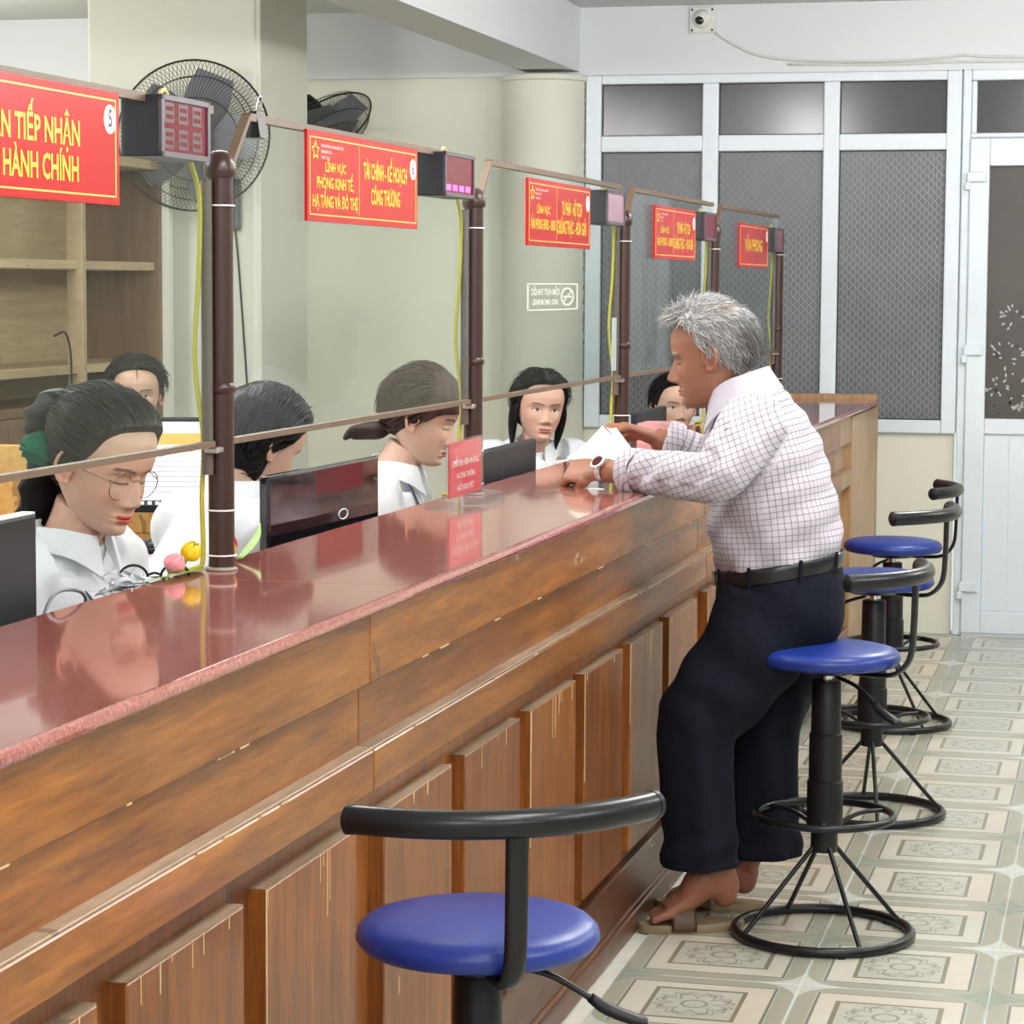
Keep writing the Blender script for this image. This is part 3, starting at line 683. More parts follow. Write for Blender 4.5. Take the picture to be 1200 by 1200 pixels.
# ------------------------------------------------------------------ things on the counter and behind it
def monitor(off, y, w, h, top, label, rz=0., style='matte', face=None):
    """back of the monitor towards the customers (+x)"""
    t = cf('monitor', label, 'monitor', off, y, .745, group='monitors behind the counter'); t.rotation_euler.z += rz
    z1 = top-.745; z0 = z1-h
    m_ = GLOSSB if style == 'gloss' else GREYP
    box('back_shell', (-.022, -w/2, z0), (.0, w/2, z1), m_, t, .006, 2)
    box('screen', (-.0235, -w/2+.012, z0+.015), (-.022, w/2-.012, z1-.012), M('dark_screen', (.02, .03, .05), .1), t)
    box('stand_neck', (.0, -.03, .0), (.022, .03, z0+h*.4), BLACKP, t, .004); box('stand_foot', (-.12, -.11, 0), (.05, .11, .012), BLACKP, t, .004)
    if style == 'vent': box('vent_slot', (-.001, -w*.22, z1-.055), (.0006, w*.33, z1-.050), BLACKP, t)
    if style == 'gloss':
        obj('ring_logo', *tube([(.0008, .09+.026*math.cos(a), z1-.105+.010*math.sin(a)) for a in np.linspace(0, 2*PI, 28, endpoint=False)], .0014, 6, closed=True), M('silver_logo', (.5, .5, .52), .3, .6), t, smooth=True)
    if style == 'edge': box('silver_edge', (-.022, -w/2+.003, z1-.0025), (-.002, w/2-.003, z1+.0014), M('silver_logo'), t)
    return t
monitor(-.425, 3.125, .56, .34, 1.165, 'dark monitor back at the left picture edge, in front of the woman in glasses', 0, 'edge')
monitor(-.43, 4.76, .62, .34, 1.142, 'glossy black monitor back with a silver ring, beside the first post', math.radians(-2), 'gloss')
monitor(-.425, 6.22, .54, .33, 1.096, 'charcoal monitor back behind the acrylic card stand', 0, 'vent')
monitor(-.425, 8.08, .50, .33, 1.10, 'charcoal monitor back by the man\'s raised hand', 0, 'vent')

# long desks behind the counter
for k, (a, b_) in enumerate(((2.5, 4.1), (4.1, 5.7), (5.7, 7.3), (7.3, 8.6))):
    t = cf('work_desk', 'wooden clerk desk '+['in front of the woman in glasses', 'in front of the bowed woman', 'in front of the woman with a ponytail', 'in front of the woman facing the camera', 'at the far end by the window'][k], 'desk', -.55, a, 0, group='clerk desks'); L = b_-a
    box('desk_top', (-.02, .004, .715), (.16, L-.004, .745), W_Y, t, .003)
    box('side_panel', (-.01, .01, 0), (.14, .03, .715), W_Y, t); box('side_panel', (-.01, L-.03, 0), (.14, L-.01, .715), W_Y, t); box('back_panel', (.12, .03, .2), (.138, L-.03, .715), W_Y, t)
# black tray with odds and ends in front of the woman in glasses
tray = cf('document_tray', 'low black tray edge in front of the woman in glasses', 'tray', -.43, 3.50, .745)
obj('tray_body', *join([boxm((-.05, 0, .0), (.055, .42, .012)), boxm((.043, 0, 0), (.055, .42, .262), .004), boxm((-.05, 0, 0), (-.04, .42, .09)), boxm((-.05, 0, 0), (.055, .012, .2)), boxm((-.05, .408, 0), (.055, .42, .2))]), BLACKP, tray)
# folded reading glasses and a ball of clear plastic wrap on top of the tray
def glasses_mesh(w=.13, r=.021, fr=.0012):
    e = []
    for s in (-1, 1):
        c = s*.034; e.append(tube([(0, c+r*1.12*math.cos(a), r*math.sin(a)) for a in np.linspace(0, 2*PI, 26, endpoint=False)], fr, 6, closed=True))
    e.append(tube([(0.0, -.0115, .004), (.003, 0, .008), (0, .0115, .004)], fr, 6, n=8))
    return e
g = thing('reading_glasses', 'black folded reading glasses lying on the tray before the seated woman', 'glasses', CFM@Vector((-.40, 3.79-5, 1.026)), math.radians(-60))
obj('frame', *join(glasses_mesh(fr=.0022)+[tube([(0, .058, .003), (-.05, .055, -.008), (-.1, -.02, -.012)], .0022, 6, n=12), tube([(0, -.058, .003), (-.045, -.05, -.006), (-.09, .03, -.01)], .0022, 6, n=12)]), BLACKP, g, smooth=True)
pw = []
for k in range(16):
    a = rng.uniform(0, 6.28); P = [(rng.normal(0, .022), rng.normal(0, .04), abs(rng.normal(0.0, .012))+.004) for q in range(4)]
    pw.append(tube(P, [(.007, .0008)]*4, 6, n=12))
p_ = obj('plastic_wrap', *join(pw), M('crumpled_clear_plastic', srgb(196, 200, 206), .15, var=.2), smooth=True); p_.location = CFM@Vector((-.405, 3.70-5, 1.010)); tag(p_, 'crumpled clear plastic strips on the tray beside the reading glasses', 'plastic')
v, f = tube([(GO-.055, 3.30-5, 1.0), (GO-.06, 3.36-5, 1.045), (GO-.06, 3.42-5, 1.05), (GO-.07, 3.50-5, 1.03), (GO-.09, 3.54-5, .98), (GO-.09, 3.55-5, .76)], .0028, 8, n=30); v = v@Tinv[:3, :3].T+Tinv[:3, 3]
tag(obj('monitor_cable', v, f, M('grey_cable', srgb(110, 110, 114), .45), smooth=True), 'grey cable looping over the counter\'s back edge below the left monitor', 'cable')

# acrylic card stands
def card_stand(off, y, w, h, label, lines, rz=0.):
    t = cf('card_stand', label, 'card stand', off, y, 1.0302, group='acrylic card stands'); t.rotation_euler.z += rz
    obj('acrylic_base', *prism([(-.045, 0), (.045, 0), (.040, .016), (.012, .020), (-.012, .020), (-.040, .016)], -w*.62, w*.62, 1), ACRYL, t)
    box('acrylic_sheet', (-.006, -w/2, .018), (.006, w/2, .018+h), ACRYL, t, .001)
    cd_ = box('red_card', (-.0015, -w/2+.006, .022), (.0015, w/2-.006, .014+h), M('red_card', srgb(214, 40, 60), .3, var=.1, scale=9), t)
    for s, ww, hh, zz in lines:
        v, f = text_w(s, ww*w, hh, bold=.01); v, f = put(v, f, 0, .02+h*zz, .0021); obj('lettering', v, f, WHT, cd_)
    return t
card_stand(-.27, 5.215, .27, .125, 'clear acrylic stand holding a red card, on the granite near the woman with a ponytail', [('CHUYÊN VIÊN PHÒNG', .78, .013, .58), ('VÀ CÔNG THƯƠNG', .55, .012, .36), ('HỒ NGUYỆT', .5, .012, .15)])
card_stand(-.27, 8.88, .26, .11, 'far acrylic stand with a red and white card, right of the man\'s chin', [('PHÒNG', .5, .012, .5)])
bx = box('hand_blur_block', (-.06, 0, 0), (.05, .16, .062), M('hand_blur_pink', srgb(206, 150, 150), .5)); bx.location = CFM@Vector((-.27, 7.36-5, 1.0302)); bx.rotation_euler.z = SLA; tag(bx, 'low pale pink carton on the counter beyond the man\'s hands', 'box')  # pink block stands in for the motion blur of the right hand
bx = box('tissue_pack', (-.02, 0, 0), (.02, .05, .05), M('white_pack', srgb(230, 232, 234), .5), None, .008, 2); bx.location = CFM@Vector((-.255, 7.60-5, 1.0302)); bx.rotation_euler.z = SLA; tag(bx, 'small white pack on the counter behind the man\'s hands', 'pack')

# artificial tulips lying at the first post
def tulip(off, y, z, col, a, label, open_=1.):
    t = cf('tulip', label, 'flower', off, y, z, group='artificial tulips'); t.rotation_euler = (.25, .5, a); t.scale = (.8, .8, .8)
    m_ = M('petal_'+label.split()[0], col, .45, var=.12, scale=60)
    for k in range(6):
        b_ = 2*PI*k/6; c, s = math.cos(b_), math.sin(b_); rr_ = .016 if k % 2 else .0135
        P = [(c*.003, s*.003, 0), (c*rr_, s*rr_, .012), (c*rr_*1.08, s*rr_*1.08, .026), (c*rr_*.55, s*rr_*.55, .042)]
        obj('petal', *tube(P, [(.004, .0015), (.013, .003), (.0125, .0028), (.002, .001)], 10, side=(-s, c, 0), n=10), m_, t, smooth=True)
    gm = M('tulip_leaf_green', srgb(128, 168, 48), .5)
    obj('stem', *tube([(0, 0, .002), (.0, -.01, -.02), (-.01, -.03, -.024)], .003, 6, n=8), gm, t, smooth=True)
tulip(-.36, 3.83, 1.052, srgb(246, 206, 24), .3, 'yellow artificial tulip at the foot of the first post')
tulip(-.372, 3.785, 1.036, srgb(240, 150, 160), .9, 'pink artificial tulip left of the first post')
tulip(-.352, 3.985, 1.052, srgb(214, 30, 48), -.3, 'red artificial tulip right of the first post')
tulip(-.345, 3.955, 1.044, srgb(250, 200, 40), .1, 'golden artificial tulip half hidden behind the first post')
for k, (o_, y, dy, lab) in enumerate(((-.345, 3.86, -.19, 'long yellow green artificial leaf lying left of the first post'), (-.34, 4.02, .16, 'pointed green artificial leaf right of the first post'))):
    P = [(o_, y-5, 1.034), (o_-.003, y-5+dy*.4, 1.05 if k else 1.036), (o_-.012, y-5+dy*.75, 1.062 if k else 1.036), (o_-.02, y-5+dy, 1.08 if k else 1.034)]
    v, f = tube(P, [(.007, .001), (.011, .0012), (.008, .001), (.001, .0006)], 8, n=16, side=(1, 0, .2)); v = v@Tinv[:3, :3].T+Tinv[:3, 3]
    tag(obj('artificial_leaf', v, f, M('tulip_leaf_green'), smooth=True), lab, 'leaf', 'artificial leaves')

# second-row desk with a lit monitor, keyboard and folder
t = thing('side_desk', 'yellow wooden desk behind the woman in glasses', 'desk', (-2.95, 6.3, 0))
box('desk_top', (-.75, -.42, .735), (.50, .62, .765), W_Y, t, .003); box('front_panel', (-.74, -.40, 0), (.49, -.38, .735), W_Y, t); box('back_riser', (-.75, .60, .765), (.50, .62, 1.02), W_Y, t, .003)
box('side_panel', (-.75, -.38, 0), (-.73, .6, .735), W_Y, t); box('side_panel', (.47, -.38, 0), (.49, .6, .735), W_Y, t)
mon = thing('lit_monitor', 'black framed monitor showing a white document page with orange header', 'monitor', (-2.60, 6.70, .765), math.radians(14))
sw, sh, sz = .47, .272, .085
box('case', (-sw/2, .0, sz), (sw/2, .03, sz+sh), BLACKP, mon, .004)
sc_ = box('screen', (-sw/2+.012, -.002, sz+.020), (sw/2-.012, .001, sz+sh-.012), M('lit_screen', (.8, .85, .95), .3, emit=(.80, .86, 1), es=.62), mon)
def flat(n, x0, z0, x1, z1, m_, y=-.003): return box(n, (-sw/2+x0, y, sz+z0), (-sw/2+x1, y+.0006, sz+z1), m_, sc_)
OR = M('screen_orange', (1, .4, .1), .4, emit=(1, .36, .08), es=.6); TX = M('screen_text_grey', (.35, .37, .42), .4, emit=(.3, .32, .4), es=.5); TB = M('screen_taskbar', (.05, .06, .08), .3)
flat('header_band', .05, .195, sw-.03, .228, OR); flat('taskbar', .012, .020, sw-.012, .036, TB)
for k in range(9): flat('text_line', .06+.004*(k % 3), .175-.0145*k, .06+[.34, .30, .36, .25, .33, .35, .28, .31, .2][k], .1775-.0145*k, TX)
for k in range(9): flat('taskbar_icon', .02+.022*k, .023, .032+.022*k, .033, WHT, -.0036)
box('stand_neck', (-.03, .01, 0), (.03, .03, sz+.05), BLACKP, mon); box('stand_foot', (-.1, -.06, 0), (.1, .08, .012), BLACKP, mon, .004)
kb = thing('keyboard', 'black keyboard on the yellow desk below the lit monitor', 'keyboard', (-2.66, 6.42, .766), math.radians(14))
box('base', (-.22, -.065, 0), (.22, .065, .016), BLACKP, kb, .004)
kt = boxm((-.0085, -.0085, 0), (.0085, .0085, .011), .002); k0 = None
for r_ in range(5):
    for c_ in range(19):
        if k0 is None: k = k0 = obj('key', *kt, M('dark_key', (.03, .03, .035), .45), kb)
        else: k = k0.copy(); COL.objects.link(k); k.parent = kb
        k.location = (-.205+c_*.0228, -.048+r_*.023, .016)
fo = box('pink_folder', (-.16, -.12, 0), (.16, .12, .012), M('pink_folder', srgb(214, 130, 196), .5), None, .002); fo.location = (-2.52, 6.14, .766); fo.rotation_euler.z = .3; tag(fo, 'pink folder lying on the yellow desk in front of the keyboard', 'folder')
fo = box('paper_sheet', (-.14, -.10, 0), (.14, .10, .003), WHT); fo.location = (-2.45, 6.07, .7785); fo.rotation_euler.z = .7; tag(fo, 'white paper sheet on top of the pink folder', 'paper')

# shelving cabinet at the far left
cb_ = thing('shelf_cabinet', 'tall beige shelving cabinet with open shelves at the left', 'cabinet', (-3.78, 8.0, 0))
X0, X1, YA, YB, ZT = -3.95, -3.60, 6.9, 9.06, 1.93
box('back_panel', (X0, YA, 0), (X0+.015, YB, ZT), W_C, cb_, 0, 1, True); box('side_panel', (X0, YB-.03, 0), (X1, YB, ZT), W_B, cb_, .002, 1, True); box('side_panel', (X0, YA, 0), (X1, YA+.03, ZT), W_C, cb_, .002, 1, True)
box('top_board', (X0-.01, YA-.01, ZT), (X1+.015, YB+.01, ZT+.035), W_C, cb_, .003, 1, True); box('divider', (X1-.06, 8.30, 1.08), (X1, 8.335, ZT), W_C, cb_, .002, 1, True)
for z in (1.20, 1.57):
    for a, b_ in ((YA+.03, 8.30), (8.335, YB-.03)): box('shelf', (X0+.015, a, z-.02), (X1-.02, b_, z+.012), W_C, cb_, .003, 1, True)
box('counter_board', (X0, YA+.03, 1.05), (X1, YB-.03, 1.08), W_B, cb_, .002, 1, True)
for k in range(4):
    a = YA+.03+k*.525; d_ = box('cabinet_door', (X1-.02, a+.003, .08), (X1, a+.522, 1.048), W_B, cb_, .003, 1, True); box('handle', (X1, a+.46, .6), (X1+.02, a+.475, .72), CHROME, d_, .003, 1, True)
box('edge_strip', (X1-.002, YB-.001, 0), (X1+.03, YB+.035, ZT), CREAM2, cb_, 0, 1, True)
v, f = tube([(-3.585, 8.02, 1.32), (-3.58, 8.10, 1.33), (-3.578, 8.14, 1.26), (-3.58, 8.15, 1.12), (-3.585, 8.17, .95)], .004, 6, n=24)
tag(obj('hanging_cable', v, f, BLACKP, smooth=True), 'thin black cable hanging in front of the beige shelving cabinet', 'cable')

# wall fans
def fan(loc, yaw, pitch, mount, label, R_=.25):
    t = thing('wall_fan', label, 'fan', loc, group='black wall fans'); t.rotation_euler = (0, pitch, yaw)   # local +x = blowing direction
    wires = []
    n = 104
    for k in range(n):
        a = 2*PI*k/n; c, s = math.cos(a), math.sin(a); tw = .5
        for sg, dx in ((1, .085), (-1, .07)):
            P = []
            for q in np.linspace(.12 if sg > 0 else .25, 1, 7):
                aa = a+tw*(1-q)*sg; P.append((sg*dx*math.sqrt(max(0, 1-q**2.4)), R_*q*math.cos(aa), R_*q*math.sin(aa)))
            wires.append(tube(P, .0009, 4, caps=False))
    cg = obj('cage', *join(wires), BLACKM, t); cg['kind'] = 'stuff'
    rg = [tube([(x, r*math.cos(a), r*math.sin(a)) for a in np.linspace(0, 2*PI, 48, endpoint=False)], w_, 6, closed=True) for x, r, w_ in ((0, R_, .004), (.07, R_*.55, .0018), (.05, R_*.82, .0018), (-.045, R_*.75, .0018))]
    obj('cage_ring', *join(rg), BLACKM, t, smooth=True)
    v, f = lathe([(0, 0), (.034, 0), (.034, .012), (.02, .02), (0, .021)], 24); obj('front_badge', np.stack([v[:, 2]+.075, v[:, 0], v[:, 1]], 1), f, BLACKP, t, smooth=True, auto=40)
    for k in range(5):
        a = 2*PI*k/5; c, s = math.cos(a), math.sin(a); rows = []
        for q in np.linspace(.03, R_*.86, 7):
            wd_ = .03+.055*math.sin(min(1, q/(R_*.8))*PI*.75); 
            for u in (-1, 1): rows.append((u*-.018, c*q-s*u*wd_, s*q+c*u*wd_))
        fs = [(2*i, 2*i+1, 2*i+3, 2*i+2) for i in range(6)]; vv = np.array(rows); n_ = len(vv)
        vv = np.concatenate([vv, vv+np.array([.002, 0, 0])]); fs = fs+[tuple(x+n_ for x in q[::-1]) for q in fs]+[(2*i, 2*i+2, 2*i+2+n_, 2*i+n_) for i in range(6)]+[(2*i+1, 2*i+1+n_, 2*i+3+n_, 2*i+3) for i in range(6)]+[(0, n_, n_+1, 1), (12, 13, 13+n_, 12+n_)]
        obj('blade', vv, fs, M('grey_fan_blade', srgb(116, 118, 124), .2, var=.1), t, smooth=True, auto=40)
    v, f = lathe([(0, -.17), (.045, -.165), (.06, -.12), (.062, -.08), (.05, -.065), (0, -.06)], 24); obj('motor_housing', np.stack([v[:, 2], v[:, 0], v[:, 1]], 1), f, BLACKP, t, smooth=True, auto=40)
    inv = parent_mat(t).inverted(); m0 = Vector(mount); p0 = Vector((-.13, 0, -.03)); p1 = inv@m0
    obj('arm', *tube([tuple(p0), tuple((p0+p1)/2+Vector((-.02, 0, -.03))), tuple(p1)], .016, 10, n=10), BLACKP, t, smooth=True, auto=50)
    base = obj('wall_bracket', *boxm((m0.x-.055, m0.y-.03, m0.z-.13), (m0.x+.055, m0.y+.015, m0.z+.07), .012, 2), M('grey_fan_bracket', srgb(84, 86, 94), .4), t, True)
    return t
fan((-3.455, 9.03, 2.06), math.radians(-62), math.radians(14), (-3.41, 9.27, 1.84), 'large black wall fan on the square pillar above the first post', .288)
fan((-3.43, 10.50, 2.17), math.radians(-20), math.radians(52), (-3.50, 10.94, 2.22), 'second black wall fan, partly hidden behind the pillar', .25)
v, f = tube([(-3.385, 9.27, 1.76), (-3.37, 9.275, 1.6), (-3.35, 9.28, 1.3), (-3.33, 9.28, 1.0)], .004, 6, n=14); tag(obj('power_cable', v, f, BLACKP, smooth=True), 'thin black power cord hanging from the large fan down the pillar', 'cable')
v, f = join([tube([(-3.43, 9.255, 1.75), (-3.43, 9.255, 1.58)], .0014, 6), ellipsoid((-3.43, 9.255, 1.572), (.008, .008, .01), 10, 6)]); tag(obj('fan_pull_cord', v, f, BLACKP), 'short pull cord with a bead below the large fan bracket', 'cord')
# binder clip on the glass edge
t = cf('binder_clip', 'black binder clip gripping the glass edge right of the first display', 'clip', GO, 4.07, 1.782)
obj('clip_body', *prism([(-.013, -.032), (.013, -.032), (.006, .012), (-.006, .012)], -.02, .02, 1), BLACKP, t)
obj('wire_handle', *tube([(.002, -.012, .01), (.006, -.008, .035), (.006, .008, .035), (.002, .012, .01)], .0012, 6, n=16), CHROME, t, smooth=True)

# security camera and its cable on the back beam
sc = thing('security_camera', 'white dome security camera on a square plate above the window', 'camera', (-1.826, WY-.035, 2.655)); 
box('mounting_plate', (-.057, -.014, -.057), (.057, 0, .057), M('camera_plate', srgb(226, 226, 222), .4), sc, .004)
obj('dome', *ellipsoid((0, -.016, .004), (.041, .034, .041), 24, 16), M('camera_plate'), sc, smooth=True)
obj('lens', *ellipsoid((-.006, -.042, -.004), (.021, .012, .019), 20, 12), GLOSSB, sc, smooth=True)
for x in (-.044, .044):
    for z in (-.044, .044): obj('screw', *ellipsoid((x, -.0145, z), (.005, .003, .005), 10, 6), BLACKP, sc, smooth=True)
v, f = tube([(-1.77, WY-.04, 2.6), (-1.70, WY-.042, 2.555), (-1.58, WY-.042, 2.50), (-1.40, WY-.042, 2.475), (-1.05, WY-.042, 2.465), (-.80, WY-.042, 2.475), (-.70, WY-.042, 2.485), (-.5, WY-.042, 2.475), (.3, WY-.042, 2.48)], .0055, 8, n=60)
tag(obj('camera_cable', v, f, M('white_cable', srgb(214, 214, 210), .5), smooth=True), 'white cable drooping along the beam from the security camera', 'cable')
v, f = tube([(-1.45, WY-.042, 2.458), (-1.0, WY-.043, 2.452), (-.7, WY-.043, 2.457), (-.2, WY-.043, 2.452)], .005, 8, n=24)
tag(obj('beam_cable', v, f, M('white_cable'), smooth=True), 'second white cable along the bottom of the beam', 'cable')
pn = box('paper_notice', (-.02, -.001, 0), (.035, .001, .15), M('grey_notice', srgb(190, 196, 200), .6)); pn.location = CFM@Vector((GO, 6.98-5, 1.262)); pn.rotation_euler.z = SLA+PI/2; tag(pn, 'narrow white notice on the glass beside the third post', 'notice')
# ------------------------------------------------------------------ people
LENS = clear_glass('thin_lens_glass', (.97, .98, .98), .0, .05)
def sm(x, a, b):
    t = np.clip((x-a)/(b-a), 0, 1); return t*t*(3-2*t)
def interp(z, pts):
    p = np.array(pts); return np.interp(z, p[:, 0], p[:, 1])
def smooth_interp(z, pts):
    p = np.array(pts); zz = np.linspace(p[0, 0], p[-1, 0], 200); q = np.interp(zz, p[:, 0], p[:, 1]); k = np.hanning(11); k /= k.sum()
    q2 = np.convolve(np.pad(q, 5, mode='edge'), k, 'valid'); return np.interp(z, zz, q2)
def Rot(yaw, pitch, roll=0.):
    cy, sy = math.cos(yaw), math.sin(yaw); cp, sp = math.cos(pitch), math.sin(pitch); cr, sr = math.cos(roll), math.sin(roll)
    Rz = np.array([[cy, -sy, 0], [sy, cy, 0], [0, 0, 1]]); Ry = np.array([[cp, 0, sp], [0, 1, 0], [-sp, 0, cp]]); Rx = np.array([[1, 0, 0], [0, cr, -sr], [0, sr, cr]])
    return Rz@Ry@Rx
G = lambda d, s: np.exp(-(d/s)**2)
def head_mesh(H=.225, skin=(.6, .36, .26), lip=(.5, .1, .08), brow=(.05, .035, .03), male=False, eyes='open', nseg=150, nring=130, wfac=1.):
    """lofted head; +x face, +z up, origin at eye level. Returns v, f, colours and the bare parametrisation"""
    s = np.linspace(-1, 1, nseg, endpoint=False); ang = PI*np.sign(s)*np.abs(s)**1.45
    t = np.linspace(0, 1, nring); zr = .5-.5*np.cos(PI*t); zr = .55*zr+.45*t
    A_, Z_ = np.meshgrid(ang, zr)
    w = smooth_interp(Z_, [(0, .0), (.015, .09), (.05, .15), (.1, .195), (.2, .25), (.3, .285), (.4, .31), (.5, .328), (.65, .342), (.78, .325), (.87, .275), (.94, .2), (.98, .11), (1, 0)])*wfac
    w = w*(1+.05*G(Z_-.12, .12)) if male else w*(1-.075*G(Z_-.10, .12))
    fr = smooth_interp(Z_, [(0, .20), (.02, .285), (.06, .335), (.12, .345), (.2, .35), (.3, .355), (.42, .352), (.5, .345), (.58, .368), (.66, .372), (.76, .345), (.85, .285), (.92, .21), (.97, .12), (1, .0)])
    bk = smooth_interp(Z_, [(0, .02), (.1, .09), (.2, .19), (.3, .30), (.4, .38), (.52, .43), (.65, .445), (.78, .40), (.87, .32), (.94, .22), (.98, .12), (1, 0)])
    c, sn = np.cos(A_), np.sin(A_)
    x = np.where(c > 0, fr, bk)*np.sign(c)*np.abs(c)**.92; y = w*np.sign(sn)*np.abs(sn)**.92
    face = sm(c, .05, .55)
    nz = smooth_interp(Z_, [(.2, 0), (.262, .0), (.285, .045), (.315, .092), (.345, .094), (.40, .062), (.47, .03), (.53, .004), (.6, 0)])*(1.12 if male else .92)
    ns = interp(Z_, [(.2, .05), (.29, .058), (.34, .05), (.42, .034), (.52, .034), (1, .03)])
    d = nz*G(y, ns)
    for q in (-1, 1):
        d += .026*G(y-q*.058, .03)*G(Z_-.298, .024)
        d -= .042*G(y-q*.14, .075)*G(Z_-.478, .05)
        d += .026*G(y-q*.135, .052)*G(Z_-.472, .03)
        d += .012*G(y-q*.13, .09)*G(Z_-.553, .025)*(1.6 if male else 1)
        d += .018*G(y-q*.19, .07)*G(Z_-.345, .06)
        d -= .010*G(y-q*.10, .03)*G(Z_-.235, .05)*(1.8 if male else 1)
    lw = .098
    d += .022*G(Z_-.200, .016)*G(y, lw)+.026*G(Z_-.163, .018)*G(y, lw*.9)-.010*G(Z_-.182, .006)*G(y, lw)-.018*G(Z_-.128, .02)*G(y, .09)+.018*G(Z_-.065, .04)*G(y, .1)
    x = x+d*face
    v = np.stack([x, y, Z_-.5], -1)*H
    col = np.ones(v.shape)*np.array(skin)
    def paint(mask, cc): nonlocal col; col = col*(1-mask[..., None])+np.array(cc)*mask[..., None]
    for q in (-1, 1):
        paint(.30*G(y-q*.19, .09)*G(Z_-.34, .07)*face, (skin[0]*1.02, skin[1]*.72, skin[2]*.68))
        yy = (y-q*.135)*q
        by = .548+.022*(1-((yy-.02)/.11)**2); paint(sm(.013-np.abs(Z_-by), -.004, .005)*sm(.1-np.abs(yy), -.0, .03)*face*(.75 if not male else .9), brow)
        if eyes == 'open':
            hgt = .021*(1-(yy/.068)**2); ins = sm(hgt-np.abs(Z_-.474), -.002, .004)*(np.abs(yy) < .07)*face
            paint(ins, (.72, .70, .68)); r = np.sqrt((y-q*.132)**2+((Z_-.476))**2); paint(ins*sm(.026-r, -.003, .004), (.02, .012, .01))
            top = np.abs(Z_-.474-np.maximum(hgt, 0)); paint(sm(.007-top, -.002, .004)*(np.abs(yy) < .075)*face*(Z_ > .47), (.02, .015, .012))
        else:
            ly = .462-.010*(1-(yy/.07)**2); paint(sm(.0075-np.abs(Z_-ly), -.003, .004)*sm(.078-np.abs(yy), 0, .02)*face, (.025, .018, .015))
        paint(.6*G(y-q*.04, .016)*G(Z_-.277, .009)*face, (skin[0]*.25, skin[1]*.2, skin[2]*.2))
    up = sm(.021-np.abs(Z_-.197)-.10*np.abs(y)*.9+.0, -.004, .004)*sm(.10-np.abs(y), 0, .02); lo = sm(.021-np.abs(Z_-.163)-.13*np.abs(y), -.004, .004)*sm(.09-np.abs(y), 0, .02)
    paint(np.clip(up+lo, 0, 1)*face*.92, lip); paint(sm(.0045-np.abs(Z_-.181), -.002, .002)*sm(.095-np.abs(y), 0, .02)*face*.8, (lip[0]*.35, lip[1]*.3, lip[2]*.3))
    V_ = v.reshape(-1, 3); F_ = []
    for i in range(nring-1):
        for k in range(nseg): F_.append((i*nseg+k, i*nseg+(k+1) % nseg, (i+1)*nseg+(k+1) % nseg, (i+1)*nseg+k))
    return V_, F_, col.reshape(-1, 3), (x*1., y*1., Z_, A_)
def ear_mesh(H, q):
    """rim, lobe and bowl of one ear in head coordinates"""
    c = np.array([-.035, q*.325, -.035])*H; o = []
    rim = [c+np.array([.085*math.cos(a)*(.62 if math.sin(a) < -.3 else .78), q*(.030+.045*max(0, -math.cos(a))), .125*math.sin(a)])*H for a in np.linspace(-.6, PI+1.9, 26)]
    o.append(tube(rim, [.016*H if 2 < k < 23 else .012*H for k in range(26)], 8))
    Rm = Rot(q*-.35, 0, 0); o.append(ellipsoid(c+np.array([-.005, q*.012, -.005])*H, (.062*H, .020*H, .105*H), 14, 10, Rm)); o.append(ellipsoid(c+np.array([.03, q*.02, -.10])*H, (.03*H, .018*H, .04*H), 10, 8))
    return o
def hair_shell(par, H, hl, t0, front_low=0., jit=.0, colr=(.02, .015, .013), colr2=None, extra=None, seed=1):
    """head surface pushed out over the scalp; hl: hairline x (head units) against height"""
    x, y, Z_, A_ = par
    xh = smooth_interp(Z_, hl)
    mk = sm(xh-x, -.012, .03)
    th = t0*(.35+.65*sm(Z_, .25, .7)); r = np.random.default_rng(seed)
    ph = r.uniform(0, 6.28, 8); wob = sum(np.sin(A_*(9+5*k)+Z_*(6-3*k)+ph[k])/(k+1.6) for k in range(6))
    if extra is not None: th = th+extra(x, y, Z_, A_)
    d = mk*(th+jit*wob)-.02*(1-mk)
    cx = np.stack([x+.04, y, (Z_-.55)], -1); n = cx/(np.linalg.norm(cx, axis=-1, keepdims=True)+1e-9)
    v = np.stack([x, y, Z_-.5], -1)+n*d[..., None]
    nr, ns = Z_.shape
    F_ = [(i*ns+k, i*ns+(k+1) % ns, (i+1)*ns+(k+1) % ns, (i+1)*ns+k) for i in range(nr-1) for k in range(ns)]
    c = np.ones(v.shape)*np.array(colr)
    if colr2 is not None: w = np.clip(.5+.45*wob, 0, 1)[..., None]; c = c*(1-w)+np.array(colr2)*w
    return (v*H).reshape(-1, 3), F_, c.reshape(-1, 3), mk.reshape(-1)
